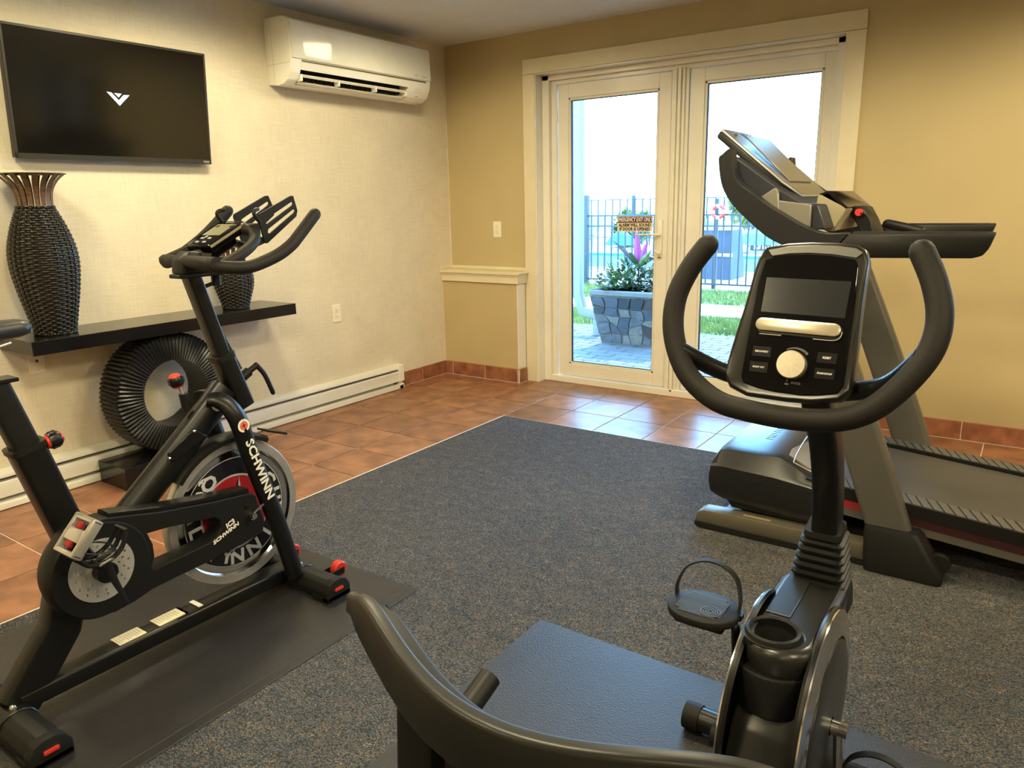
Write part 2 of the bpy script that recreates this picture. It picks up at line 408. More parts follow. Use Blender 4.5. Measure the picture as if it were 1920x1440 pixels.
# fixed frame
FY = 0.12
DF = struct('trim_9', join(shape_box(0.806, 0.862, 0.07, 0.17, 0.0, 2.152, 0.004, 1), shape_box(0.862, 0.905, 0.10, 0.17, 0.02, 2.10, 0.004, 1),
        shape_box(2.728, 2.784, 0.07, 0.17, 0.0, 2.152, 0.004, 1),
        shape_box(0.806, 2.784, 0.07, 0.17, 2.118, 2.152, 0.004, 1), shape_box(0.862, 2.728, 0.10, 0.17, 2.09, 2.12, 0.004, 1),
        shape_box(0.806, 2.784, 0.085, 0.19, -0.03, 0.045, 0.004, 1),
        shape_box(1.755, 1.868, 0.10, 0.17, 0.03, 2.10, 0.003, 1), shape_box(1.775, 1.79, 0.088, 0.12, 0.03, 2.10, 0.002, 1),
        shape_box(1.80, 1.82, 0.085, 0.12, 0.03, 2.10, 0.002, 1), shape_box(1.83, 1.845, 0.088, 0.12, 0.03, 2.10, 0.002, 1)), VINYL)
def door_leaf(name, x0, x1, z0, z1, gx0, gx1, gz0, gz1):
    y0, y1 = 0.108, 0.165
    S = join(shape_box(x0, gx0, y0, y1, z0, z1, 0.003, 1), shape_box(gx1, x1, y0, y1, z0, z1, 0.003, 1),
             shape_box(gx0 - 0.001, gx1 + 0.001, y0, y1, z0, gz0, 0.003, 1), shape_box(gx0 - 0.001, gx1 + 0.001, y0, y1, gz1, z1, 0.003, 1))
    d = struct(name, S, VINYL)
    bead = 0.016
    part('glazing_bead', join(shape_box(gx0, gx0 + bead, y0 + 0.004, y0 + 0.02, gz0, gz1, 0.003, 1), shape_box(gx1 - bead, gx1, y0 + 0.004, y0 + 0.02, gz0, gz1, 0.003, 1),
         shape_box(gx0, gx1, y0 + 0.004, y0 + 0.02, gz0, gz0 + bead, 0.003, 1), shape_box(gx0, gx1, y0 + 0.004, y0 + 0.02, gz1 - bead, gz1, 0.003, 1)), VINYL, d)
    part('gasket', join(shape_box(gx0 + bead, gx0 + bead + 0.004, y0 + 0.012, y0 + 0.03, gz0, gz1), shape_box(gx1 - bead - 0.004, gx1 - bead, y0 + 0.012, y0 + 0.03, gz0, gz1),
         shape_box(gx0, gx1, y0 + 0.012, y0 + 0.03, gz0 + bead, gz0 + bead + 0.004), shape_box(gx0, gx1, y0 + 0.012, y0 + 0.03, gz1 - bead - 0.004, gz1 - bead)), RUB, d, smooth=0)
    part('glass_pane', shape_box(gx0 + 0.005, gx1 - 0.005, y0 + 0.018, y0 + 0.024, gz0 + 0.005, gz1 - 0.005), GLASS, d, smooth=0)
    # hairline mitre joints
    return d
D1 = door_leaf('door_1', 0.915, 1.752, 0.05, 2.088, 0.998, 1.668, 0.138, 1.996)
D2 = door_leaf('door_2', 1.872, 2.728, 0.05, 2.088, 1.967, 2.662, 0.138, 2.008)
h = part('handle_plate', shape_box(1.682, 1.715, 0.096, 0.110, 0.925, 1.178, 0.004, 2), IVORY, D1)
part('lever', join(shape_tube([(1.698, 0.10, 1.083), (1.698, 0.058, 1.083)], 0.009), shape_tube(smooth_path([(1.703, 0.058, 1.083), (1.66, 0.053, 1.085), (1.60, 0.055, 1.084), (1.552, 0.062, 1.082)]), 0.0105, rw=0.007, up=(0, 0, 1), dome=True)), IVORY, h)
part('thumb_turn', join(shape_tube([(1.698, 0.10, 0.965), (1.698, 0.075, 0.965)], 0.010), shape_tube([(1.676, 0.078, 0.978), (1.708, 0.076, 0.962)], 0.007, dome=True)), IVORY, h)
part('latch_slot', shape_box(1.687, 1.711, 0.094, 0.097, 0.932, 0.938), BLK, h)
part('hinge', join(*[shape_tube([(0.909, 0.10, z), (0.909, 0.10, z + 0.09)], 0.008) for z in (0.25, 1.05, 1.85)]), VINYL, D1)

# sign stuck on the glass
sgn = thing('exit_sign', 'small maroon and cream emergency exit sign stuck on door glass', 'sign', (1.507, 0.117, 1.102))
part('sign_plate', shape_box(1.378, 1.637, 0.117, 0.1215, 1.102, 1.203), pm('sign_cream', (0.80, 0.74, 0.56), 0.5), sgn, smooth=0)
part('header_band', shape_box(1.380, 1.635, 0.1155, 0.117, 1.160, 1.201), pm('sign_maroon', (0.10, 0.015, 0.02), 0.5), sgn, smooth=0)
part('header_lettering', xf(text_shape('EMERGENCY EXIT ONLY', 0.039, shear=0.2, bold=0.0006, sx=0.60), frame((1.5075, 0.1150, 1.1805), (1, 0, 0), (0, 0, 1))), WHITE, sgn, smooth=0)
part('lower_lettering', join(xf(text_shape('ALARM WILL SOUND', 0.029, bold=0.0012, sx=0.86), frame((1.5075, 0.1165, 1.144), (1, 0, 0), (0, 0, 1))),
     xf(text_shape('IF DOOR IS OPENED', 0.029, bold=0.0012, sx=0.86), frame((1.5075, 0.1165, 1.118), (1, 0, 0), (0, 0, 1)))), pm('sign_brown', (0.05, 0.015, 0.01), 0.5), sgn, smooth=0)

# window out of frame on the right (seen mirrored in the television)
W1 = struct('window_1', join(shape_box(WX0, WX0 + 0.07, 0.05, 0.12, WZ0, WZ1, 0.003, 1), shape_box(WX1 - 0.07, WX1, 0.05, 0.12, WZ0, WZ1, 0.003, 1),
        shape_box(WX0, WX1, 0.05, 0.12, WZ0, WZ0 + 0.07, 0.003, 1), shape_box(WX0, WX1, 0.05, 0.12, WZ1 - 0.07, WZ1, 0.003, 1),
        shape_box(5.72, 5.82, 0.05, 0.12, WZ0, WZ1, 0.003, 1)), VINYL)
part('glass_pane', shape_box(WX0 + 0.05, WX1 - 0.05, 0.08, 0.086, WZ0 + 0.05, WZ1 - 0.05), GLASS, W1, smooth=0)

# ------------------------------------------------------------------ baseboard heater
hx = 0.052
ht = thing('baseboard_heater', 'long cream metal baseboard heater along the left wall', 'heater', (0.03, -2.9, 0.02))
HY0, HY1 = -5.2, -0.665
part('back_plate', shape_box(0.001, 0.006, HY0, HY1, 0.02, 0.176), HEAT, ht, smooth=0)
part('top_hood', shape_prism([(0.001, 0.170), (0.044, 0.170), (hx, 0.160), (hx, 0.150), (hx + 0.002, 0.150), (hx + 0.002, 0.163), (0.046, 0.176), (0.001, 0.180)], 1, HY0, HY1 - 0.04, 0.0008, 1), HEAT, ht)
part('front_cover', shape_prism([(hx - 0.003, 0.060), (hx + 0.001, 0.060), (hx + 0.001, 0.126), (hx - 0.007, 0.134), (hx - 0.010, 0.131), (hx - 0.003, 0.124)], 1, HY0, HY1 - 0.04, 0.0008, 1), HEAT, ht)
part('heating_element', join(shape_box(0.012, 0.040, HY0, HY1 - 0.09, 0.075, 0.125), shape_box(0.008, 0.046, HY0, HY1 - 0.06, 0.136, 0.139)), HEATIN, ht, smooth=0)
part('bottom_lip', shape_prism([(0.004, 0.018), (0.040, 0.014), (hx, 0.004), (hx, 0.030), (hx - 0.014, 0.042), (hx - 0.018, 0.040), (hx - 0.005, 0.026), (0.004, 0.026)], 1, HY0, HY1 - 0.01, 0.0008, 1), HEAT, ht)
part('end_cap', join(shape_box(0.001, hx + 0.004, HY1 - 0.055, HY1, 0.058, 0.180, 0.003, 1), shape_box(hx + 0.003, hx + 0.006, HY1 - 0.055, HY1 - 0.002, 0.126, 0.1275),
     shape_prism([(0.001, 0.012), (hx, 0.004), (hx, 0.034), (hx - 0.02, 0.044), (hx - 0.006, 0.060), (0.001, 0.060)], 1, HY1 - 0.046, HY1 - 0.003, 0.001, 1)), HEAT, ht)
for y, z in ((-0.695, 0.028), (-1.1, 0.142), (-1.4, 0.142), (-2.2, 0.142)): part('screw', shape_lathe([(0.004, 0), (0.003, 0.0015), (0.0005, 0.002)], (hx, y, z), 0, 10), HEATIN, ht)

# ------------------------------------------------------------------ air conditioner
AX0, AX1 = -1.600, -0.415
ac = thing('air_conditioner', 'white wall-mounted split air conditioner high on left wall', 'air conditioner', (0.1, -1.0, 2.0))
prof = [(0.002, 2.345), (0.15, 2.345), (0.18, 2.340), (0.203, 2.325), (0.212, 2.30), (0.216, 2.12), (0.213, 2.09), (0.20, 2.05), (0.175, 2.012), (0.14, 1.992), (0.09, 1.984), (0.002, 1.995)]
bodyp = [(x * 0.985, z) for x, z in prof]
# housing built of solid ends and a hollow with the outlet mouth
def pr(p, a, b, bv=0.0): return shape_prism(p, 1, a, b, bv, 2)
mouth_lo, mouth_hi = AX0 + 0.075, AX1 - 0.21
upper = [p for p in bodyp if p[1] > 2.07] + [(0.203, 2.062), (0.12, 2.085), (0.002, 2.09)]
upper = [(0.002, 2.345), (0.148, 2.345), (0.177, 2.340), (0.200, 2.325), (0.209, 2.30), (0.213, 2.12), (0.210, 2.09), (0.203, 2.066), (0.10, 2.10), (0.002, 2.10)]
lower = [(0.002, 2.10), (0.04, 2.08), (0.115, 1.996), (0.135, 1.992), (0.09, 1.985), (0.002, 1.995)]
part('housing', join(pr(bodyp, AX0, mouth_lo, 0.004), pr(bodyp, mouth_hi, AX1, 0.004), pr(upper, mouth_lo - 0.003, mouth_hi + 0.003), pr(lower, mouth_lo - 0.003, mouth_hi + 0.003)), HEAT if False else pm('ac_white', (0.88, 0.86, 0.76), 0.22), ac)
part('front_panel', pr([(0.15, 2.340), (0.182, 2.336), (0.207, 2.322), (0.217, 2.298), (0.2215, 2.14), (0.2205, 2.122), (0.214, 2.122), (0.19, 2.30)], AX0 + 0.012, AX1 - 0.004, 0.002), pm('ac_gloss', (0.88, 0.87, 0.77), 0.1), ac)
part('panel_slot', shape_box(0.205, 0.2168, AX0 + 0.08, AX1 - 0.05, 2.110, 2.117), pm('slot_olive', (0.12, 0.11, 0.06), 0.5), ac, smooth=0)
part('outlet_cavity', shape_box(0.03, 0.12, mouth_lo, mouth_hi, 2.03, 2.10), WICKB, ac, smooth=0)
for nm, (xa, za), (xb, zb) in (('upper_vane', (0.197, 2.041), (0.186, 2.029)), ('lower_vane', (0.160, 2.005), (0.142, 1.996))):
    dx, dz = xb - xa, zb - za
    part('louver_vane', shape_prism([(xa, za), (xb, zb), (xb - 0.004, zb + 0.004), (xa - 0.004, za + 0.004)], 1, mouth_lo + 0.012, mouth_hi - 0.012, 0.0008, 1), pm('ac_white', (0.8, 0.78, 0.66)), ac)
for y in (mouth_lo + 0.006, mouth_lo + 0.29, mouth_lo + 0.6, mouth_hi - 0.02):
    part('vane_bracket', shape_box(0.150, 0.195, y, y + 0.012, 2.008, 2.046, 0.003, 1), pm('ac_white', (0.8, 0.78, 0.66)), ac)
part('swing_fins', join(*[shape_prism([(0.08, 2.07), (0.165, 2.055), (0.135, 2.015), (0.08, 2.04)], 1, mouth_lo + 0.04 + i * 0.033, mouth_lo + 0.044 + i * 0.033) for i in range(25)]), RUB, ac, smooth=0)
part('printed_mark', join(shape_box(0.2218, 0.2224, AX1 - 0.165, AX1 - 0.135, 2.146, 2.149), shape_box(0.2218, 0.2224, AX1 - 0.165, AX1 - 0.135, 2.139, 2.141),
     shape_box(0.2218, 0.2224, AX1 - 0.10, AX1 - 0.05, 2.140, 2.145), shape_box(0.2055, 0.2062, AX1 - 0.15, AX1 - 0.09, 2.060, 2.062),
     shape_box(0.1985, 0.200, AX1 - 0.15, AX1 - 0.125, 2.046, 2.048), shape_box(0.1985, 0.200, AX1 - 0.115, AX1 - 0.085, 2.046, 2.048), shape_box(0.179, 0.182, AX1 - 0.125, AX1 - 0.10, 2.018, 2.022)), GREYPR, ac, smooth=0, kind='stuff')
part('side_seam', join(shape_box(0.002, 0.2, AX0 - 0.0006, AX0, 2.098, 2.1), shape_box(0.06, 0.0615, AX0 - 0.0006, AX0, 2.0, 2.34)), pm('seam', (0.5, 0.42, 0.25), 0.5), ac, smooth=0)

# ------------------------------------------------------------------ television
tv = thing('television', 'black flat screen television showing a white logo on left wall', 'television', (0.03, -2.5, 1.55))
TB, TT = 1.545 - 0.02, 2.101 - 0.02     # refined below from the plane tilt
# plane: bottom at x=0.055, top at x=0.10
def tvp(u, v, d=0.0):
    """u: metres along +y from the left edge, v: metres up the panel, d: out of the panel"""
    z = Vector((0.081, 0, 0.997)).normalized(); y = Vector((0, 1, 0)); n = y.cross(z)
    return Vector((0.055, 0, 0)) + y * u + z * v + n * d
a = at(30, 296, 0, 0.055); b = at(396, 308, 0, 0.055)
ty0, ty1, tz = a.y, b.y, (a.z + b.z) / 2
tw = ty1 - ty0; th = 0.556 * tw / 0.968 * 1.0
zt = Vector((0.081, 0, 0.997)).normalized(); nt_ = Vector((0, 1, 0)).cross(zt)
TM = Matrix(((0, zt.x, nt_.x, 0.055), (1, zt.y, nt_.y, ty0), (0, zt.z, nt_.z, tz), (0, 0, 0, 1)))
def tbox(a, b, c, d, e, f, bev=0): return xf(shape_box(a, b, c, d, e, f, bev, 1), TM)
part('cabinet', join(tbox(0, tw, 0, th, -0.035, 0.0, 0.003), tbox(0.12, tw - 0.12, 0.08, th - 0.2, -0.045, -0.03)), GLOSS, tv)
part('bezel', join(tbox(0, tw, 0, 0.022, 0, 0.004, 0.001), tbox(0, tw, th - 0.011, th, 0, 0.004, 0.001), tbox(0, 0.010, 0, th, 0, 0.004, 0.001), tbox(tw - 0.010, tw, 0, th, 0, 0.004, 0.001)), pm('bezel_black', (0.03, 0.03, 0.028), 0.3), tv)
part('screen', tbox(0.010, tw - 0.010, 0.022, th - 0.011, 0, 0.0012), TVS, tv, smooth=0)
cx_, cy_ = at(222, 184, 0, 0.078).y - ty0, 0.31
EM = pm('logo_glow', (0.6, 0.72, 0.9), 0.5, emit=(0.65, 0.78, 1.0), es=0.9)
LG = join(shape_prism([(-0.055, 0.024), (-0.032, 0.022), (0.0, -0.010), (0.025, 0.016), (0.055, 0.018), (0.002, -0.034)], 2, 0.0013, 0.0018),
          shape_prism([(-0.019, 0.021), (0.017, 0.021), (0.0, 0.003)], 2, 0.0013, 0.0018))
part('screen_logo', xf(LG, TM @ Matrix.Translation((cx_, (at(222, 184, 0, 0.078).z - tz) / 0.997, 0))), EM, tv, smooth=0)
part('maker_mark', xf(text_shape('VIZIO', 0.014, depth=0.0003, bold=0.0004), TM @ Matrix.Translation((tw - 0.03, 0.011, 0.0045))), GREYPR, tv, smooth=0)
part('wall_mount', join(shape_box(0.001, 0.02, ty0 + 0.3, ty0 + 0.68, tz + 0.12, tz + 0.42), shape_box(0.015, 0.055, ty0 + 0.36, ty0 + 0.40, tz + 0.12, tz + 0.42), shape_box(0.015, 0.055, ty0 + 0.58, ty0 + 0.62, tz + 0.12, tz + 0.42)), BLK, tv)

# ------------------------------------------------------------------ outlets
def outlet(name, label, c, wall, kind='duplex'):
    t = thing(name, label, 'wall plate' if kind == 'jack' else 'outlet', c)
    def B(x0, x1, d0, d1, z0, z1, bev=0):   # x along the wall, d out from it
        if wall == 0: return shape_box(c[0] + d0, c[0] + d1, c[1] + x0, c[1] + x1, c[2] + z0, c[2] + z1, bev, 1)
        return shape_box(c[0] + x0, c[0] + x1, c[1] - d1, c[1] - d0, c[2] + z0, c[2] + z1, bev, 1)
    part('cover_plate', B(-0.036, 0.036, 0, 0.006, -0.058, 0.058, 0.0025), IVORY, t)
    if kind == 'duplex':
        for zc in (0.021, -0.021):
            r = part('receptacle', B(-0.017, 0.017, 0.006, 0.008, zc - 0.0145, zc + 0.0145, 0.0015), IVORY, t)
            part('slot', join(B(-0.008, -0.006, 0.008, 0.0085, zc - 0.002, zc + 0.008), B(0.006, 0.008, 0.008, 0.0085, zc - 0.002, zc + 0.006), B(-0.002, 0.002, 0.008, 0.0085, zc - 0.010, zc - 0.006)), BLK, r, smooth=0)
        part('screw', B(-0.003, 0.003, 0.006, 0.0075, -0.003, 0.003, 0.001), STEEL, t)
    else:
        part('coax_jack', B(-0.006, 0.006, 0.006, 0.014, -0.006, 0.006, 0.002), BRZ, t)
        part('screw', B(-0.003, 0.003, 0.006, 0.0075, -0.045, -0.039, 0.001), STEEL, t); part('screw', B(-0.003, 0.003, 0.006, 0.0075, 0.039, 0.045, 0.001), STEEL, t)
p = at(631, 587.5, 0, 0.003); outlet('power_outlet', 'ivory power outlet on the left wall right of the black shelf', (0.0005, p.y, p.z), 0)
p = at(932.5, 430, 1, -0.003); outlet('power_outlet', 'ivory power outlet on the back wall above the corner ledge', (p.x, -0.0005, p.z), 1)
p = at(67, 672, 0, 0.003); outlet('coax_wall_plate', 'ivory coaxial wall plate below the left end of shelf', (0.0005, p.y, 0.64), 0, 'jack')

# ceiling lights: recessed trim rings with a glowing lens
for i, (x, y, e) in enumerate(DOWN):
    lab = ('recessed round ceiling light close to the left wall between television and air conditioner', 'recessed round ceiling light nearest the room corner, lens edge at picture top',
           'recessed round ceiling light above the large vase', 'recessed round ceiling light in front of the glass doors', 'recessed round ceiling light above the recumbent bike seat',
           'unseen recessed ceiling light above the treadmill belt, added to brighten right wall', 'recessed round ceiling light right of the camera', 'recessed round ceiling light nearest the right wall',
           'recessed round ceiling light behind the camera, on the left', 'recessed round ceiling light behind the camera, on the right')[i]
    t = thing('ceiling_light', lab, 'ceiling light', (x, y, CEIL - 0.012), group='recessed ceiling lights')
    part('trim_ring', shape_lathe([(0.070, -0.004), (0.078, -0.008), (0.095, -0.004), (0.097, 0.0), (0.070, 0.0)], (x, y, CEIL), 2, 32, caps=False), VINYL, t)
    part('lens', shape_lathe([(0.0705, -0.003), (0.0705, -0.001)], (x, y, CEIL), 2, 32), pm('lamp_lens', (0.9, 0.8, 0.6), 0.4, emit=(1.0, 0.85, 0.55), es=3.0), t)

# ------------------------------------------------------------------ shelf, vases, pleated ring
SX = 0.325
solo('floating_shelf', shape_box(0.0005, SX, -3.195, -1.805, 0.716, 0.777, 0.0025, 1), ESP, 'glossy black floating shelf on the left wall under the television', 'shelf')

def vase(name, label, x, y, z0, prof, rows, stakes, collar=None):
    t = thing(name, label, 'vase', (x, y, z0))
    def rad(h):
        for (h0, r0), (h1, r1) in zip(prof, prof[1:]):
            if h0 <= h <= h1:
                q = (h - h0) / (h1 - h0); q = q * q * (3 - 2 * q) if False else q
                return r0 + (r1 - r0) * q
        return prof[-1][1]
    pts = smooth_path([(r, 0, hh) for hh, r in prof], 5)
    prof2 = [(p.z, p.x) for p in pts]
    def rad(h):
        for (h0, r0), (h1, r1) in zip(prof2, prof2[1:]):
            if h0 <= h <= h1 + 1e-6: return r0 + (r1 - r0) * (h - h0) / max(h1 - h0, 1e-6)
        return prof2[-1][1]
    H = prof[-1][0]
    part('inner_core', shape_lathe([(rad(H * i / 24) - 0.005, H * i / 24) for i in range(25)], (x, y, z0), 2, 32), WICKB, t)
    S = []
    V = []; F = []; ns = stakes * 6
    for k in range(rows):
        hc = H * (k + 0.5) / rows; rr = rad(hc); rt = H / rows * 0.50
        o = len(V)
        for i in range(ns):
            a = 2 * PI * i / ns
            wob = 0.0042 * math.cos(a * stakes / 2 + (PI if k % 2 else 0)) * (1 if True else 0)
            for j in range(5):
                b = 2 * PI * j / 5
                r_ = rr + wob + 0.0034 * math.cos(b)
                V.append(Vector((x + r_ * math.cos(a), y + r_ * math.sin(a), z0 + hc + rt * math.sin(b))))
        for i in range(ns):
            for j in range(5):
                a0 = o + i * 5 + j; a1 = o + i * 5 + (j + 1) % 5; b0 = o + ((i + 1) % ns) * 5 + j; b1 = o + ((i + 1) % ns) * 5 + (j + 1) % 5
                F.append([a0, b0, b1, a1])
    part('woven_strands', (V, F), WICK, t, smooth=60, kind="stuff")
    S = [shape_tube([(x + (rad(H * i / 20)) * math.cos(a), y + (rad(H * i / 20)) * math.sin(a), z0 + H * i / 20) for i in range(21)], 0.0030, 5) for a in [2 * PI * q / stakes for q in range(stakes)]]
    part('stakes', join(*S), WICK, t, smooth=60)
    def braid(hh, nm):
        rr = rad(hh) + 0.002
        B = []
        for ph in (0, PI):
            B.append(shape_tube([(x + (rr + 0.003 * math.cos(a * 30 + ph)) * math.cos(a), y + (rr + 0.003 * math.cos(a * 30 + ph)) * math.sin(a), z0 + hh + 0.004 * math.sin(a * 30 + ph)) for a in [2 * PI * i / 180 for i in range(180)]], 0.0032, 5, closed=True))
        part(nm, join(*B), WICK, t, smooth=60)
    braid(0.006, 'foot_braid'); braid(H - 0.002, 'shoulder_braid')
    if collar:
        r0, r1, hcol, nsl = collar
        part('neck_ring', shape_lathe([(r0 - 0.004, H), (r0 + 0.004, H), (r0 + 0.004, H + 0.004), (r0 - 0.004, H + 0.004)], (x, y, z0), 2, 40), pm('pale_band', (0.45, 0.40, 0.33), 0.5), t)
        for q in range(nsl):
            a = 2 * PI * (q + 0.25) / nsl
            R = []
            for i in range(9):
                f = i / 8; rr = r0 + (r1 - r0) * f ** 2.6; hh = H + 0.003 + hcol * (1 - (1 - f) ** 1.15 * 1.0) if False else H + 0.003 + hcol * (f ** 0.92)
                wd = (0.0080 + 0.0045 * f) * (r0 / 0.068)
                er = Vector((math.cos(a), math.sin(a), 0)); et = Vector((-math.sin(a), math.cos(a), 0)); c0 = Vector((x, y, z0 + hh)) + er * rr
                R.append([c0 - et * wd - er * 0.0012, c0 + et * wd - er * 0.0012, c0 + et * wd + er * 0.0012, c0 - et * wd + er * 0.0012])
            part('rim_slat', shape_loft(R), BRZ, t, smooth=50)
        part('rim_hoop', shape_lathe([(r1 - 0.002, H + hcol), (r1 + 0.004, H + hcol + 0.001), (r1 + 0.004, H + hcol + 0.003), (r1 - 0.002, H + hcol + 0.003)], (x, y, z0), 2, 48), pm('dark_hoop', (0.03, 0.022, 0.015), 0.5), t)
    return t
VX = 0.165
vase('wicker_vase', 'tall dark woven wicker vase with flared bronze slat rim', VX, -3.022, 0.778,
     [(0, 0.078), (0.10, 0.098), (0.20, 0.118), (0.30, 0.131), (0.38, 0.127), (0.46, 0.106), (0.52, 0.083), (0.555, 0.068)], 56, 28, (0.068, 0.132, 0.135, 18))
vase('wicker_vase', 'small dark woven wicker vase at right end of shelf, behind bike handlebar', 0.19, -2.10, 0.778,
     [(0, 0.062), (0.06, 0.080), (0.13, 0.100), (0.19, 0.098), (0.24, 0.078), (0.275, 0.058)], 30, 24, (0.05, 0.07, 0.05, 12))

ring = thing('pleated_ring_sculpture', 'large black pleated ring sculpture standing under the shelf', 'sculpture', (0.19, -2.60, 0.0))
rc = Vector((0.19, -2.555, 0.411)); RO, RI, RD = 0.298, 0.170, 0.085
part('plinth', shape_box(0.062, 0.315, -2.885, -2.28, 0.0, 0.112, 0.003, 1), ESP, ring)
part('ring_core', shape_lathe([(RI + 0.004, -RD + 0.012), (RO - 0.01, -RD + 0.012), (RO - 0.01, RD - 0.016), (RI + 0.004, RD - 0.016), (RI + 0.004, -RD + 0.012)], rc, 0, 72, caps=False), WICKB, ring)
NP = 84
pw_i, pw_o = PI * RI / NP, PI * RO / NP
R = []
sec = [(-RD, RI), (-RD, RO - 0.012), (-RD + 0.012, RO), (RD - 0.012, RO), (RD, RO - 0.012), (RD, RI)]
V = []; 
for s_ in (-1, 1):
    for q, (xx, rr) in enumerate(sec):
        wd = PI * rr / NP * 0.90 * s_
        V.append(Vector((xx, wd, rr)))
V2 = [Vector((xx + (0.006 if xx > 0 else -0.006), 0, rr + (0.006 if rr > RI + 0.01 else -0.0))) for xx, rr in sec]
allV = [v for v in V[:6]] + V2 + V[6:]
F = []
for a_, b_ in ((0, 6), (6, 12)):
    for q in range(5): F.append([a_ + q, a_ + q + 1, b_ + q + 1, b_ + q])
F.append([0, 6, 12, 17, 11, 5]); F.append([0, 1, 2, 3, 4, 5][::-1]); F.append([12, 13, 14, 15, 16, 17])
pme = mesh('pleat', (allV, F), 50); pme.materials.append(PLEAT)
for i in range(NP):
    o = bpy.data.objects.new('pleat', pme); COL.objects.link(o); o.parent = ring
    o.location = rc - ring.location; o.rotation_euler = (2 * PI * i / NP, 0, 0)

# ================================================================== INDOOR CYCLING BIKE
def yz(pts, x):
    return [(lambda p: (p.y, p.z))(at(a, b, 0, x)) for a, b in pts]
def shape_plate(outer, holes, x0, x1, bev=0.0):
    """outline with openings in the y-z plane, solid from x0 to x1"""
    cu = bpy.data.curves.new('plate', 'CURVE'); cu.dimensions = '2D'; cu.fill_mode = 'BOTH'
    cu.extrude = (x1 - x0) / 2 - bev; cu.bevel_depth = bev; cu.bevel_resolution = 1; cu.offset = -bev
    for ring_ in [outer] + holes:
        sp = cu.splines.new('POLY'); sp.points.add(len(ring_) - 1); sp.use_cyclic_u = True
        for i, (a, b) in enumerate(ring_): sp.points[i].co = (a, b, 0, 1)
    o = bpy.data.objects.new('plate', cu); COL.objects.link(o)
    dg = bpy.context.evaluated_depsgraph_get(); dg.update()
    me = bpy.data.meshes.new_from_object(o.evaluated_get(dg))
    xm = (x0 + x1) / 2
    V = [Vector((xm + v.co.z, v.co.x, v.co.y)) for v in me.vertices]; F = [list(p.vertices) for p in me.polygons]
    bpy.data.objects.remove(o); bpy.data.meshes.remove(me); bpy.data.curves.remove(cu)
    return V, F
def smooth2(pts, k=4, closed=True):
    n = len(pts); out = []
    for i in range(n):
        a, b, c, d = [Vector((*pts[(i + q) % n], 0)) for q in (-1, 0, 1, 2)]
        for j in range(k):
            t = j / k
            v = 0.5 * ((2 * b) + (c - a) * t + (2 * a - 5 * b + 4 * c - d) * t * t + (3 * b - a - 3 * c + d) * t ** 3); out.append((v.x, v.y))
    return out
XB = 1.705
bk = thing('exercise_bike', 'black indoor cycling bike with a silver flywheel on rubber mat', 'exercise bike', (XB, -3.5, 0.008))
# mat under it
solo('exercise_mat', join(shape_box(1.20, 2.125, -4.95, -2.845, 0.0031, 0.0075, 0.002, 1), shape_box(1.235, 2.09, -4.91, -2.88, 0.006, 0.0085, 0.001, 1)), MATR,
     'textured black rubber mat under the indoor cycling bike', 'mat', smooth=0)
Z0 = 0.009
def stabiliser(yc, nm, front):
    w2, hx2 = 0.048, 0.238
    sec = [(-w2, Z0 + 0.012), (w2, Z0 + 0.012), (w2, Z0 + 0.035), (w2 * 0.72, Z0 + 0.058), (w2 * 0.3, Z0 + 0.068), (-w2 * 0.3, Z0 + 0.068), (-w2 * 0.72, Z0 + 0.058), (-w2, Z0 + 0.035)]
    s = part(nm, shape_prism([(yc + a, b) for a, b in sec], 0, XB - hx2 + 0.02, XB + hx2 - 0.02, 0.003, 2), BLKM, bk)
    for sg in (-1, 1):
        a, b = (XB + hx2 - 0.03, XB + hx2) if sg > 0 else (XB - hx2, XB - hx2 + 0.03)
        c = part('end_cap', join(shape_prism([(yc + p * 1.05, q + (0.003 if q > Z0 + 0.03 else -0.01)) for p, q in sec], 0, a, b, 0.003, 2), shape_box(a - (0.05 if sg > 0 else 0), b + (0 if sg > 0 else 0.05), yc - w2 * 1.05, yc + w2 * 1.05, Z0, Z0 + 0.02, 0.003, 1)), RUB, s)
        part('wheel_slot', shape_box(*sorted((XB + sg * (hx2 - 0.004), XB + sg * (hx2 + 0.001))), yc - 0.022, yc + 0.022, Z0 + 0.029, Z0 + 0.047, 0.001, 1), WICKB, s)
        part('levelling_wheel', shape_box(*sorted((XB + sg * (hx2 - 0.004), XB + sg * (hx2 + 0.005))), yc - 0.018, yc + 0.018, Z0 + 0.032, Z0 + 0.044, 0.003, 2), RED, s, label='small red levelling wheel')
    part('clamp_plate', join(shape_prism([(yc + p * 1.06, q + 0.004) for p, q in sec[2:]], 0, XB - 0.065, XB + 0.065, 0.002, 1)), BLK, s)
    part('bolt', join(*[shape_lathe([(0.009, 0), (0.009, 0.004), (0.006, 0.009), (0.001, 0.011)], (XB + q * 0.045, yc, Z0 + 0.072), 2, 14) for q in (-1, 1)]), CHROME, s)
    return s
sf = stabiliser(-3.036, 'front_stabiliser', True)
sr = stabiliser(-3.955, 'rear_stabiliser', False)
for sg in (1, -1):
    cx = XB + 0.125 * sg
    part('wheel_fork', join(shape_box(cx - 0.022, cx - 0.018, -2.995, -2.925, 0.03, 0.055, 0.001, 1), shape_box(cx + 0.018, cx + 0.022, -2.995, -2.925, 0.03, 0.055, 0.001, 1), shape_box(cx - 0.022, cx + 0.022, -3.0, -2.985, 0.025, 0.05, 0.001, 1)), BLK, sf)
    wq = part('transport_wheel', shape_lathe([(0.006, -0.014), (0.024, -0.014), (0.029, -0.010), (0.029, 0.010), (0.024, 0.014), (0.006, 0.014)], (cx, -2.935, 0.046), 0, 28), RED, sf, label='red transport wheel')
bm_ = part('base_beam', join(shape_tube([(XB, -3.93, 0.072), (XB, -3.06, 0.062)], 0.036, 20, up=(0, 0, 1), rw=0.026, square=True)), BLK, bk)
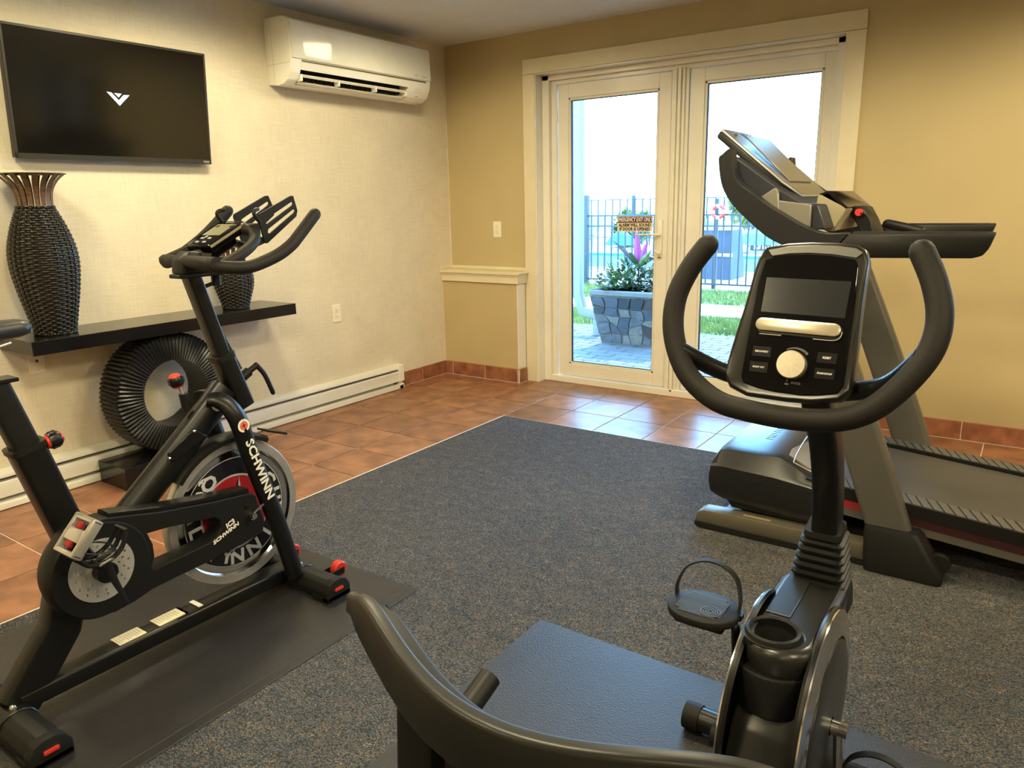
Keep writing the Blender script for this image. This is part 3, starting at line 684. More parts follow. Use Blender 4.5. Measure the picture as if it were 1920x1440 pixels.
def sticker(y0, y1, nm, m):
    return part(nm, shape_box(XB - 0.032, XB + 0.022, y0, y1, 0.0935, 0.0960), m, bm_, smooth=0)
sticker(-3.665, -3.585, 'warning_label', LABELM); sticker(-3.545, -3.452, 'warning_label', LABELM); sticker(-3.46, -3.452, 'label_stripe', YEL); sticker(-3.415, -3.400, 'maker_sticker', WHITE)
part('label_print', join(*[shape_box(XB - 0.026, XB + 0.016 - 0.004 * (i % 3), -3.66 + 0.008 * i, -3.6575 + 0.008 * i, 0.0960, 0.0963) for i in range(9)],
     *[shape_box(XB - 0.026, XB + 0.014 - 0.005 * (i % 3), -3.538 + 0.009 * i, -3.536 + 0.009 * i, 0.0960, 0.0963) for i in range(8)]), GREYPR, bm_, smooth=0, kind='stuff')
# frame tubes -------------------------------------------------------
def yzq(px, py, x): p = at(px, py, 0, x); return Vector((XB, p.y, p.z))
fr = part('seat_tube', shape_tube([(XB, -3.805, 0.735), (XB, -3.735, 0.46), (XB, -3.725, 0.42)], 0.036, 20, up=(0, 1, 0), rw=0.040, square=True), BLK, bk)
part('tube_collar', shape_tube([(XB, -3.8055, 0.738), (XB, -3.802, 0.724)], 0.0395, 20, up=(0, 1, 0), rw=0.0435, square=True), BLKM, fr)
part('rear_leg', shape_tube([(XB, -3.755, 0.36), (XB, -3.80, 0.22), (XB, -3.93, 0.062)], 0.034, 20, up=(0, 1, 0), rw=0.050, square=True), BLK, bk)
part('seat_post', shape_tube([(XB, -3.80, 0.72), (XB, -3.85, 0.905)], 0.027, 20, up=(0, 1, 0), rw=0.032, square=True), BLKM, bk)
sp = part('seat_slider', join(shape_box(XB - 0.03, XB + 0.03, -4.03, -3.80, 0.905, 0.915, 0.002, 1), shape_box(XB - 0.022, XB + 0.022, -3.99, -3.84, 0.915, 0.945, 0.004, 1), shape_tube([(XB, -3.93, 0.93), (XB, -3.93, 0.985)], 0.014)), BLK, bk)
# saddle
R = []
for f, wd, zt_, th_ in ((0.0, 0.012, 1.038, 0.014), (0.008, 0.026, 1.048, 0.034), (0.03, 0.034, 1.054, 0.046), (0.10, 0.045, 1.056, 0.052), (0.16, 0.080, 1.056, 0.052), (0.21, 0.108, 1.048, 0.05), (0.26, 0.115, 1.052, 0.05), (0.285, 0.10, 1.048, 0.035)):
    ring_ = []
    for k in range(20):
        a = 2 * PI * k / 20; ring_.append((XB + wd * math.cos(a), -3.745 - f, zt_ - th_ / 2 + th_ / 2 * math.copysign(abs(math.sin(a)) ** 0.7, math.sin(a))))
    R.append(ring_)
part('saddle', shape_loft(R), pm('saddle_vinyl', (0.02, 0.02, 0.022), 0.38), bk, smooth=70)
part('saddle_rail', join(shape_tube([(XB - 0.02, -3.80, 1.0), (XB - 0.02, -3.88, 0.985), (XB - 0.02, -3.97, 1.0)], 0.004, 8), shape_tube([(XB + 0.02, -3.80, 1.0), (XB + 0.02, -3.88, 0.985), (XB + 0.02, -3.97, 1.0)], 0.004, 8)), STEEL, bk)
tt = part('top_tube', shape_tube([(XB, -3.60, 0.44), (XB, -3.46, 0.555), (XB, -3.30, 0.69), (XB, -3.225, 0.757)], 0.032, 22, up=(0, 0, 1), rw=0.047), BLK, bk)
# round badge decals
def badge(M4, r, par):
    part('badge', xf(shape_lathe([(r, 0), (r, 0.0006)], (0, 0, 0), 2, 28), M4), WHITE, par, smooth=0)
    part('badge_face', xf(shape_lathe([(r * 0.68, 0.0007), (r * 0.68, 0.001)], (0, 0, 0), 2, 24), M4), pm('badge_red', (0.75, 0.16, 0.10), 0.4), par, smooth=0)
    part('badge_star', xf(join(*[([Vector((0, 0, 0.0013)), Vector((r * 0.10 * math.cos(a + 0.8), r * 0.10 * math.sin(a + 0.8), 0.0013)), Vector((r * 0.62 * math.cos(a), r * 0.62 * math.sin(a), 0.0013)), Vector((r * 0.10 * math.cos(a - 0.8), r * 0.10 * math.sin(a - 0.8), 0.0013))], [[0, 1, 2, 3]]) for a in (0.3, 1.87, 3.44, 5.01)]), M4), BLK, par, smooth=0)
    part('badge_lettering', xf(join(*[shape_box(-0.0012, 0.0012, r * 0.76, r * 0.92, 0.0006, 0.0009) for _ in (0,)]), M4), BLK, par, smooth=0)
d_t = Vector((0, 0.76, 0.65))
badge(frame((XB + 0.0335, -3.275, 0.722), d_t, (-0.15, -0.65, 0.76)), 0.021, tt)
# fork: two legs either side of the flywheel joined by a crown
for sg in (1, -1):
    X = XB + 0.078 * sg
    leg = part('fork_leg', shape_tube(smooth_path([(XB + 0.022 * sg, -3.30, 0.742), (XB + 0.05 * sg, -3.268, 0.732), (X, -3.243, 0.675), (X, -3.214, 0.558), (X, -3.174, 0.419), (X, -3.135, 0.28), (X, -3.085, 0.075)], 5), 0.021, 20, up=(0, 1, 0), rw=0.031), BLK, bk)
    if sg > 0:
        LG = text_shape('SCHWINN', 0.040, depth=0.0004, bold=0.0012, sx=1.18)
        p0 = Vector((X + 0.0215, -3.203, 0.528)); 
        part('lettering', xf(LG, frame((X + 0.0212, -3.196, 0.497), (0, 0.27, -0.96), (0, 0.96, 0.27))), WHITE, leg, smooth=0)
        badge(frame((X + 0.0218, -3.238, 0.655), (0, 1, 0), (0, 0, 1)), 0.021, leg)
# head tube / handlebar post
part('head_tube', shape_tube([(XB, -3.222, 0.862), (XB, -3.165, 0.690)], 0.031, 20, up=(0, 1, 0), rw=0.030, square=True), BLK, bk)
part('head_collar', shape_tube([(XB, -3.2235, 0.868), (XB, -3.219, 0.852)], 0.0345, 20, up=(0, 1, 0), rw=0.0335, square=True), BLKM, bk)
hp = part('handlebar_post', shape_tube([(XB, -3.292, 1.118), (XB, -3.215, 0.84)], 0.024, 20, up=(0, 1, 0), rw=0.0225, square=True), BLK, bk)
part('front_lit_strip', xf(shape_box(-0.010, 0.010, -0.105, 0.105, 0, 0.0012), frame((XB, -3.2325 + 0.003, 0.985), (-1, 0, 0), (0, -0.266, 0.964))), pm('lit_strip_blue', (0.35, 0.40, 0.45), 0.35), hp)  # blue daylight on the post's front face, painted as a pale strip
kb = part('pop_lever', join(shape_tube([(XB, -3.165, 0.775), (XB, -3.130, 0.794)], 0.016, 16), shape_tube([(XB, -3.13, 0.794), (XB, -3.095, 0.81)], 0.010, 14), shape_tube(smooth_path([(XB + 0.0, -3.10, 0.81), (XB + 0.01, -3.078, 0.775), (XB + 0.02, -3.060, 0.712)]), 0.009, 12, up=(1, 0, 0), rw=0.006, dome=True)), BLK, bk)
# coiled cable
co = [(XB + 0.010 * math.cos(i * 0.9), -3.215 + 0.050 * (i / 150) + 0.010 * math.sin(i * 0.9), 0.925 - 0.115 * (i / 150)) for i in range(150)]
part('coiled_cable', shape_tube([(XB, -3.225, 0.98)] + co + [(XB, -3.16, 0.80)], 0.0022, 6), RUB, bk, smooth=60)
# handlebar saddle plate, knob
st = part('stem_block', join(shape_box(XB - 0.028, XB + 0.028, -3.345, -3.165, 1.112, 1.124, 0.003, 1), shape_prism([(-3.335, 1.124), (-3.19, 1.124), (-3.22, 1.145), (-3.245, 1.150), (-3.27, 1.185), (-3.305, 1.19), (-3.33, 1.165)], 0, XB - 0.030, XB + 0.030, 0.006, 2)), BLKM, bk)
part('tension_knob', join(shape_tube([(XB, -3.21, 1.112), (XB, -3.21, 1.080)], 0.014, 12), shape_tube([(XB, -3.21, 1.09), (XB - 0.01, -3.25, 1.078)], 0.006, 8)), BLKM, st)
# handlebars
hb = part('handlebar', shape_tube([(XB - 0.13, -3.290, 1.158), (XB + 0.165, -3.312, 1.158)], 0.0185, 16), FOAM, bk)
for sg in (1, -1):
    e = -0.012 if sg < 0 else 0
    P = [(XB + sg * 0.02, -3.312, 1.160), (XB + sg * 0.11, -3.318, 1.158), (XB + sg * 0.165, -3.300, 1.148), (XB + sg * 0.192, -3.255, 1.143), (XB + sg * 0.196, -3.205, 1.147), (XB + sg * 0.196, -3.126, 1.170), (XB + sg * 0.196, -3.075, 1.196), (XB + sg * 0.195, -3.045, 1.219), (XB + sg * 0.193, -2.970, 1.285)]
    if sg < 0: P = [(XB - 0.02, -3.300, 1.160), (XB - 0.10, -3.292, 1.156), (1.555, -3.272, 1.150), (1.528, -3.240, 1.152), (1.520, -3.195, 1.170), (1.520, -3.12, 1.215), (1.522, -3.060, 1.262), (1.524, -3.018, 1.300)]
    part('bar_grip', shape_tube(smooth_path(P, 6), 0.0185, 18, dome=True), FOAM, hb)
    P = [(XB + sg * 0.155, -3.285, 1.152), (XB + sg * 0.145, -3.215, 1.178), (XB + sg * 0.12, -3.150, 1.208), (XB + sg * 0.082, -3.120, 1.236), (XB + sg * 0.045, -3.135, 1.246), (XB + sg * 0.03, -3.16, 1.24)]
    part('inner_bar', shape_tube(smooth_path(P, 6), 0.0165, 16), FOAM, hb)
# console
con_c = Vector((XB - 0.005, -3.192, 1.238)); ydir = Vector((0, 0.895, 0.446)); CM = frame(con_c, (1, 0, 0), ydir)
cs = part('console', xf(join(shape_box(-0.062, 0.062, -0.075, 0.075, -0.030, 0.0, 0.006, 2), shape_box(-0.045, 0.045, -0.06, 0.03, -0.055, -0.02, 0.006, 1)), CM), GLOSS, bk)
part('lcd_window', xf(shape_box(-0.043, 0.043, -0.018, 0.050, 0.0, 0.0012, 0.0005, 1), CM), LCD, cs, smooth=0)
for i, (a, b) in enumerate(((-0.018, -0.036), (0.018, -0.036), (-0.018, -0.058), (0.018, -0.058))):
    part('button', xf(shape_box(a - 0.007, a + 0.007, b - 0.004, b + 0.004, 0.0, 0.0018, 0.0005, 1), CM), GREYPR, cs)
part('console_edge_trim', xf(shape_box(0.0595, 0.0635, -0.072, 0.072, -0.012, -0.004, 0.001, 1), CM), ALU, cs)
part('maker_mark', xf(shape_box(-0.02, 0.02, 0.061, 0.064, 0.0, 0.0006), CM), GREYPR, cs, smooth=0)
# device holder wings
def wing(x, pts):
    P = yz(pts, x)
    a, b, c, d = [Vector((*q, 0)) for q in P]      # rear-top, front-top, front-bottom, rear-bottom
    def L(u, v): q = a.lerp(b, u).lerp(d.lerp(c, u), v); return (q.x, q.y)
    outer = [L(0.0, 0.08), L(0.03, 0), L(0.92, 0), L(1.0, 0.08), L(1.0, 0.82), L(0.93, 1), L(0.06, 1), L(0, 0.93)]
    holes = []
    for v0, v1 in ((0.28, 0.44), (0.62, 0.78)):
        holes.append([L(0.14, v0 + 0.06), L(0.17, v0), L(0.90, v0), L(0.94, v0 + 0.05), L(0.94, v1 - 0.05), L(0.90, v1), L(0.17, v1), L(0.14, v1 - 0.06)])
    return shape_plate(outer, holes, x - 0.003, x + 0.003, 0.001)
hd = part('device_holder', join(shape_box(XB - 0.095, XB + 0.095, -3.125, -3.10, 1.225, 1.262, 0.004, 1), shape_tube([(XB - 0.09, -3.10, 1.21), (XB, -3.085, 1.19), (XB + 0.09, -3.10, 1.21)], 0.012, 10)), BLKM, bk)
part('holder_wing', wing(XB + 0.095, ((482, 403), (548, 364), (559, 402), (497, 460))), BLKM, hd)
part('holder_wing', wing(XB - 0.095, ((436, 403), (501, 364), (517, 400), (455, 460))), BLKM, hd)
part('holder_hook', join(*[shape_tube(smooth_path([(XB + q * 0.093, -3.098, 1.262), (XB + q * 0.093, -3.118, 1.288), (XB + q * 0.091, -3.113, 1.300), (XB + q * 0.085, -3.098, 1.304)]), 0.006, 10, dome=True) for q in (-1, 1)]), BLKM, hd, kind='stuff')
# flywheel
FW = Vector((XB + 0.0, -3.24, 0.350)); FR = 0.238
fl = part('flywheel', shape_lathe([(0.205, -0.008), (0.210, -0.018), (FR - 0.003, -0.018), (FR, -0.014), (FR, 0.014), (FR - 0.003, 0.018), (0.210, 0.018), (0.205, 0.008), (0.02, 0.006), (0.02, -0.006), (0.205, -0.008)], FW, 0, 96, caps=False), STEEL, bk, smooth=40)
part('chrome_ring', shape_lathe([(0.178, 0.008), (0.186, 0.012), (0.203, 0.010), (0.209, 0.0175), (0.2095, 0.012), (0.205, 0.007), (0.178, 0.006), (0.178, 0.008)], FW, 0, 96, caps=False), CHROME, fl)
for sg in (1,):
    part('disc_face', shape_lathe([(0.188, 0.007), (0.188, 0.0095), (0.03, 0.0095), (0.03, 0.007)], FW, 0, 72, caps=False), pm('disc_black', (0.012, 0.012, 0.018), 0.25), fl)
    part('disc_outline', join(shape_lathe([(0.187, 0.0096), (0.180, 0.0104), (0.180, 0.0096)], FW, 0, 72, caps=False), shape_lathe([(0.126, 0.0096), (0.120, 0.0104), (0.120, 0.0096)], FW, 0, 72, caps=False)), GREYPR, fl)
    part('red_centre', shape_lathe([(0.120, 0.0096), (0.120, 0.0102), (0.03, 0.0102)], FW, 0, 72, caps=False), pm('disc_red', (0.42, 0.02, 0.022), 0.3), fl)
    def ringtext(txt, a0, step, inward, r=0.150, size=0.062):
        S = []
        for i, ch in enumerate(txt):
            a = math.radians(a0 - step * i) if not inward else math.radians(a0 + step * i)
            er = Vector((0, math.cos(a), math.sin(a))); et = Vector((0, math.sin(a), -math.cos(a)))
            if inward: S.append(xf(text_shape(ch, size, depth=0.0004, bold=0.002, sx=1.15), frame(FW + er * r + Vector((0.0105, 0, 0)), -et, -er)))
            else: S.append(xf(text_shape(ch, size, depth=0.0004, bold=0.002, sx=1.15), frame(FW + er * r + Vector((0.0105, 0, 0)), et, er)))
        return join(*S)
    # looking from +x, +y runs to the right
    part('rim_lettering', join(ringtext('SCHWINN', 52, 24.5, False), ringtext('QUALITY', 124, 21, True)), pm('disc_print', (0.55, 0.55, 0.56), 0.4), fl, smooth=0)
    S = []
    for k, a in enumerate((math.radians(78), math.radians(168), math.radians(258), math.radians(348))):
        for sd, mt in ((1, 0), (-1, 1)):
            er = Vector((0, math.cos(a), math.sin(a))); eb = Vector((0, math.cos(a + sd * PI / 4), math.sin(a + sd * PI / 4)))
            q = FW + Vector((0.0107, 0, 0)); S.append((mt, ([q, q + er * 0.118, q + eb * 0.035], [[0, 1, 2]])))
    part('star_dark', join(*[s for m_, s in S if m_ == 0]), BLK, fl, smooth=0)
    part('star_light', join(*[s for m_, s in S if m_ == 1]), GREYPR, fl, smooth=0)
part('axle', join(shape_tube([(XB - 0.10, FW.y, FW.z), (XB + 0.10, FW.y, FW.z)], 0.009, 12)), CHROME, fl)
# chain guard
G3 = lambda L: [(a / 3, 680 + b / 3) for a, b in L]
GX = XB + 0.095
outer = yz(G3([(500, 905), (600, 872), (900, 838), (1200, 782), (1400, 735), (1440, 745), (1455, 800), (1490, 885), (1480, 955), (1350, 1030), (1200, 1110), (1000, 1205), (860, 1275), (760, 1345), (650, 1405), (560, 1428), (470, 1420), (400, 1385), (345, 1320), (315, 1240), (310, 1150), (330, 1060), (380, 980), (430, 935)]), GX)
hole = yz(G3([(832, 962), (960, 925), (1130, 890), (1210, 873), (1242, 890), (1247, 930), (1225, 975), (1180, 1012), (1050, 1075), (930, 1130), (868, 1165), (858, 1150), (872, 1090), (862, 1020)]), GX)
cg = part('chain_guard', shape_plate(outer, [hole], XB + 0.030, GX, 0.004), BLKM, bk, smooth=30)
# rolled upper edge
P = [Vector((GX - 0.03, *q)) for q in yz(G3([(610, 862), (900, 826), (1200, 768), (1400, 722)]), GX)]
part('guard_flange', shape_tube(P, 0.028, 14, up=(0, 0, 1), rw=0.008, square=True), BLK, cg)
# big rounded housing round the crank
hc = at(575 / 3, 680 + 1165 / 3, 0, GX)
part('crank_housing', shape_lathe([(0.05, 0.0), (0.128, 0.0), (0.134, -0.008), (0.136, -0.05), (0.130, -0.075), (0.05, -0.078)], (GX + 0.004, hc.y, hc.z), 0, 64, caps=True), BLKM, cg)
dc = Vector((GX + 0.004, hc.y - 0.002, hc.z + 0.002))
dsk = part('crank_disc', shape_lathe([(0.0865, 0.0), (0.0865, 0.0025), (0.02, 0.0025)], dc, 0, 56), SILV, cg)
S = []
for rr, n_, o_ in ((0.045, 10, 0.1), (0.058, 14, 0.25), (0.071, 16, 0.05)):
    for i in range(n_):
        a = 2 * PI * i / n_ + o_
        if 0.9 < a % (2 * PI) < 3.1 and rr < 0.05: continue
        S.append(shape_lathe([(0.0038, 0), (0.0028, 0.0012), (0.0004, 0.0018)], dc + Vector((0.0025, rr * math.cos(a), rr * math.sin(a))), 0, 8))
part('dimples', join(*S), CHROME, dsk, kind='stuff')
part('lettering', xf(text_shape('IC3', 0.022, depth=0.0003, bold=0.0009, shear=0.1), frame(at(432, 982, 0, GX + 0.001), (0, 0.93, 0.36 - 0.05), (0, -0.2, 1))), WHITE, cg, smooth=0)
part('lettering', xf(text_shape('SCHWINN', 0.0165, depth=0.0003, bold=0.0007, shear=0.2, sx=1.25), frame(at(424, 1000, 0, GX + 0.001), (0, 0.93, 0.36 - 0.05), (0, -0.2, 1))), WHITE, cg, smooth=0)
part('axle_bolt', join(*[shape_tube([Vector((GX - 0.005, *yz([q], GX)[0])), Vector((GX + 0.008, *yz([q], GX)[0]))], 0.005, 10) for q in ((461, 951), (463, 979))]), BLK, cg)
ab = at(478, 959, 0, GX + 0.01)
part('axle_nut', join(shape_tube([(GX - 0.01, ab.y - 0.01, ab.z - 0.01), (GX + 0.022, ab.y - 0.01, ab.z - 0.01)], 0.010, 8), shape_tube([(GX + 0.008, ab.y - 0.02, ab.z - 0.012), (GX + 0.008, ab.y + 0.035, ab.z + 0.012)], 0.004, 8)), CHROME, cg)
# crank and pedals
hub = Vector((XB, dc.y, dc.z))
crk = part('crank_hub', join(shape_tube([(GX, hub.y, hub.z), (GX + 0.035, hub.y, hub.z)], 0.028, 24), shape_tube([(XB - 0.115, hub.y, hub.z), (XB - 0.05, hub.y, hub.z)], 0.024, 20)), BLK, bk)
pu = Vector((0, -0.46, 0.885)).normalized()
def pedal(sg, px_, tip, tilt):
    pc = Vector((px_, tip.y, tip.z))
    pd = part('pedal', shape_tube([(px_ - sg * 0.055, pc.y, pc.z), (px_ + sg * 0.045, pc.y, pc.z)], 0.010, 12), CHROME, bk)
    M4 = Matrix.Translation(pc) @ Matrix.Rotation(tilt, 4, 'X')
    body = join(shape_box(-0.042, 0.042, -0.046, -0.034, -0.013, 0.013, 0.005, 2), shape_box(-0.042, 0.042, 0.034, 0.046, -0.013, 0.013, 0.005, 2), shape_box(-0.042, -0.030, -0.046, 0.046, -0.013, 0.013, 0.004, 2), shape_box(0.030, 0.042, -0.046, 0.046, -0.013, 0.013, 0.004, 2), shape_box(-0.03, 0.03, -0.015, 0.015, -0.014, 0.014, 0.004, 2))
    part('pedal_body', xf(xf(body, Matrix.Scale(1.12, 4)), M4), pm('pedal_silver', (0.68, 0.66, 0.62), 0.28, metal=0.75), pd)
    part('pedal_axle_cap', xf(shape_tube([(sg * 0.040, -0.002, 0), (sg * 0.046, -0.002, 0)], 0.011, 16), M4), BLK, pd)
    part('cleat_clip', xf(join(shape_box(-0.014, 0.014, 0.016, 0.034, 0.004, 0.017, 0.004, 1), shape_box(-0.014, 0.014, -0.034, -0.016, 0.004, 0.017, 0.004, 1)), M4), pm('cleat_red', (0.28, 0.01, 0.015), 0.25), pd)
    # toe cage below the body, hanging off one side
    cage = join(*[shape_tube(smooth_path([(-0.04 + 0.018 * i, -0.050, -0.008), (-0.04 + 0.018 * i, -0.054, -0.050), (-0.036 + 0.016 * i, -0.030, -0.088), (-0.034 + 0.015 * i, 0.010, -0.104), (-0.03 + 0.013 * i, 0.055, -0.095)]), 0.006, 8) for i in (0, 2, 4)],
                shape_tube([(-0.042, -0.050, -0.012), (0.034, -0.050, -0.012)], 0.006, 8), shape_tube([(-0.032, 0.055, -0.095), (0.024, 0.055, -0.095)], 0.006, 8), shape_tube([(-0.038, -0.045, -0.070), (0.03, -0.045, -0.070)], 0.006, 8))
    part('toe_cage', xf(cage, M4), BLK, pd)
    part('toe_strap', xf(shape_tube(smooth_path([(-0.050, -0.03, -0.01), (-0.058, -0.02, -0.05), (-0.045, 0.0, -0.078), (0.0, 0.01, -0.085), (0.045, 0.0, -0.075), (0.052, -0.02, -0.04), (0.05, -0.03, -0.01)]), 0.0075, 8, up=(0, 1, 0), rw=0.0015), M4), BLK, pd)
    return pd, M4
pd, M4 = pedal(1, GX + 0.085, hub + pu * 0.168, math.radians(48))
part('strap_buckle', shape_tube([at(185, 1062, 0, GX + 0.12), at(212, 1047, 0, GX + 0.12)], 0.006, 8, up=(0, 0, 1), rw=0.003), CHROME, pd)
part('strap_tail', shape_tube([at(203, 1058, 0, GX + 0.115), at(216, 1090, 0, GX + 0.11), at(240, 1131, 0, GX + 0.10)], 0.009, 8, up=(1, 0, 0), rw=0.0015, rs=[1, 1, 0.5]), RUB, pd)
part('crank_arm', shape_tube([(GX + 0.028, hub.y, hub.z), (GX + 0.034, hub.y + pu.y * 0.168, hub.z + pu.z * 0.168)], 0.011, 14, up=(1, 0, 0), rw=0.008, dome=True), BLK, crk)
pedal(-1, XB - 0.185, hub - pu * 0.168, math.radians(150))
part('crank_arm', shape_tube([(XB - 0.11, hub.y, hub.z), (XB - 0.118, hub.y - pu.y * 0.168, hub.z - pu.z * 0.168)], 0.011, 14, up=(1, 0, 0), rw=0.008, dome=True), BLK, crk)
# brake knob with red cap
def knob(name, base, tip, r, lab):
    base = Vector(base); tip = Vector(tip); d = (tip - base).normalized(); zx = d.orthogonal(); M4 = frame(tip, zx, d.cross(zx))
    k = part(name, xf(shape_lathe([(r * 0.45, -r * 1.0), (r * 0.92, -r * 0.62), (r * 1.04, 0), (r * 0.92, r * 0.55), (r * 0.6, r * 0.85), (0.001, r * 0.9)], (0, 0, 0), 2, 28), M4), BLK, bk, label=lab)
    part('knob_cap', xf(shape_lathe([(r * 0.80, r * 0.68), (r * 0.6, r * 0.92), (0.001, r * 1.0)], (0, 0, 0), 2, 24), M4), RED, k)
    part('knob_collar', xf(shape_lathe([(r * 0.40, -r * 1.08), (r * 0.75, -r * 0.95), (r * 0.86, -r * 0.68), (r * 0.4, -r * 0.7)], (0, 0, 0), 2, 24), M4), RED, k)
    part('knob_ribs', xf(join(*[shape_box(-0.0015, 0.0015, r * 0.92, r * 1.09, -r * 0.45, r * 0.4) if False else xf(shape_box(-0.0012, 0.0012, r * 0.93, r * 1.08, -r * 0.45, r * 0.4), Matrix.Rotation(2 * PI * i / 10, 4, 'Z')) for i in range(10)]), M4), GREYPR if False else BLKM, k, kind='stuff')
    return k
b0 = at(350, 768, 0, XB); b1 = at(330, 714, 0, XB)
k1 = knob('brake_knob', b0, b1, 0.021, 'black and red brake knob on a short steel stem')
part('brake_sleeve', shape_tube([b0, at(343, 738, 0, XB)], 0.013, 14), BLKM, bk)
part('brake_stem', shape_tube([at(345, 745, 0, XB), b1], 0.005, 12), STEEL, k1)
b2 = at(62, 840, 0, XB + 0.02); b3 = at(101, 824, 0, XB + 0.02)
k2 = knob('seat_knob', b2, b3, 0.022, 'black and red seat post pull knob')
part('knob_stem', shape_tube([b2, at(88, 829, 0, XB + 0.02)], 0.013, 12), BLK, k2)
# brake pad bracket and rear mudguard over the flywheel
P = yz([(317, 850), (364, 805), (388, 817), (325, 868)], XB + 0.040)
bp_ = part('pad_bracket', shape_prism(P, 0, XB + 0.028, XB + 0.041, 0.002, 1), BLK, bk)
part('rivet', join(*[shape_lathe([(0.005, 0), (0.003, 0.002), (0.0005, 0.003)], Vector((XB + 0.041, *yz([q], XB + 0.041)[0])), 0, 10) for q in ((319, 860), (365, 809))]), CHROME, bp_)
R = []
for i in range(15):
    a = math.radians(58 + 82 * i / 14); rr = FR + 0.014
    R.append([(XB + sx_, FW.y + (rr + dr) * math.cos(a), FW.z + (rr + dr) * math.sin(a)) for sx_, dr in ((-0.036, -0.012), (-0.036, 0.002), (-0.02, 0.010), (0.02, 0.010), (0.036, 0.002), (0.036, -0.012), (0.033, -0.012), (0.033, 0.0), (0.02, 0.006), (-0.02, 0.006), (-0.033, 0), (-0.033, -0.012))])
part('sweat_guard', shape_loft(R), BLKM, bk)
part('splash_tip', shape_loft([[(XB - 0.03, FW.y + 0.14, FW.z + 0.235), (XB + 0.03, FW.y + 0.14, FW.z + 0.235), (XB + 0.03, FW.y + 0.14, FW.z + 0.242), (XB - 0.03, FW.y + 0.14, FW.z + 0.242)],
      [(XB - 0.026, FW.y + 0.215, FW.z + 0.205), (XB + 0.026, FW.y + 0.215, FW.z + 0.205), (XB + 0.026, FW.y + 0.218, FW.z + 0.212), (XB - 0.026, FW.y + 0.218, FW.z + 0.212)]]), BLKM, bk)

# ================================================================== TREADMILL
tm = thing('treadmill', 'grey and black treadmill with tilted console standing before the door', 'treadmill', (3.4, -1.40, 0.004))
YN, YF = -1.835, -0.965           # outer faces, near and far
def both(y0, y1):                 # near and mirrored far extents
    m = (YN + YF) / 2; return ((y0, y1), (2 * m - y1, 2 * m - y0))
# base rails
for (a, b) in both(YN, YN + 0.075):
    r_ = part('base_rail', shape_prism([(2.735, 0.030), (3.40, 0.030), (3.40, 0.086), (2.86, 0.086), (2.765, 0.082), (2.745, 0.070)], 1, a, b, 0.004, 2), pm('taupe_rail', (0.13, 0.115, 0.085), 0.4, metal=0.3), tm)
    part('rubber_strip', shape_prism([(2.745, 0.004), (3.40, 0.004), (3.40, 0.032), (2.735, 0.032), (2.732, 0.018)], 1, a - 0.002, b + 0.002, 0.003, 1), RUB, r_)
part('cross_bar', join(shape_box(2.83, 2.90, YN + 0.06, YF - 0.06, 0.03, 0.075, 0.004, 1), shape_box(3.40, 3.47, YN + 0.05, YF - 0.05, 0.03, 0.09, 0.004, 1)), BLK, tm)
part('rail_plate', shape_box(2.925, 3.03, YN + 0.02, YN + 0.03, 0.0865, 0.0885), pm('brass_label', (0.35, 0.28, 0.15), 0.4), tm, smooth=0)
part('lift_bracket', join(shape_box(2.93, 2.98, YN + 0.10, YN + 0.16, 0.07, 0.20, 0.004, 1), shape_prism([(3.0, 0.075), (3.12, 0.075), (3.14, 0.11), (3.03, 0.125)], 1, YN + 0.09, YN + 0.17, 0.003, 1)), BLKM, tm)
# boots
for k, (a, b) in enumerate(both(YN - 0.012, YN + 0.082)):
    o = -1 if k == 0 else 1
    R = []
    for z, x0, x1, ex in ((0.004, 3.375, 3.622, 0.022), (0.03, 3.372, 3.625, 0.022), (0.09, 3.366, 3.585, 0.012), (0.15, 3.362, 3.548, 0.004), (0.163, 3.364, 3.534, 0.0)):
        ya, yb = (a - ex, b) if k == 0 else (a, b + ex)
        q = rrect(x1 - x0, yb - ya, 0.022, 5); R.append([((x0 + x1) / 2 + u, (ya + yb) / 2 + v, z) for u, v in q])
    bt = part('upright_boot', shape_loft(R), BLKM, tm)
    part('boot_wheel', join(shape_lathe([(0.02, -0.015), (0.034, -0.015), (0.036, 0), (0.034, 0.015), (0.02, 0.015)], (3.605, (a + b) / 2, 0.062), 1, 24)), RUB, bt)
# leaning uprights
def xr(z): return 3.513 + (0.152 - z) * (0.365 + 0.05 * max(0, z - 0.3))
for k, (a, b) in enumerate(both(YN + 0.012, YN + 0.078)):
    R = []
    for i in range(12):
        z = 0.13 + (1.12 - 0.13) * i / 11; w_ = 0.152 - 0.004 * i / 11
        q = rrect(w_, b - a, 0.020, 5); R.append([(xr(z) - w_ / 2 + u, (a + b) / 2 + v, z) for u, v in q])
    part('upright', shape_loft(R), GREYT, tm)
# motor hood
HD = []
hy0, hy1 = -1.795, -1.005
def hsec(x, zt, zs, zb, inset):
    m = (hy0 + hy1) / 2
    L = [(hy0 + 0.012, zb), (hy0, zb + 0.03), (hy0, zs - 0.01), (hy0 + 0.006, zs), (hy0 + inset - 0.01, zt - 0.008), (hy0 + inset + 0.02, zt)]
    Rr = [(2 * m - y, z) for y, z in L[::-1]]
    return [(x, y, z) for y, z in L + Rr]
part('motor_hood', shape_loft([hsec(2.772, 0.262, 0.235, 0.165, 0.055), hsec(2.778, 0.295, 0.272, 0.15, 0.055), hsec(2.800, 0.328, 0.275, 0.14, 0.055), hsec(2.83, 0.336, 0.277, 0.128, 0.055), hsec(3.035, 0.337, 0.268, 0.115, 0.055), hsec(3.09, 0.31, 0.262, 0.11, 0.055), hsec(3.17, 0.272, 0.252, 0.11, 0.03), hsec(3.20, 0.262, 0.25, 0.12, 0.03)]), pm('hood_plastic', (0.014, 0.014, 0.015), 0.30, var=0.15, vscale=40), tm, smooth=28)
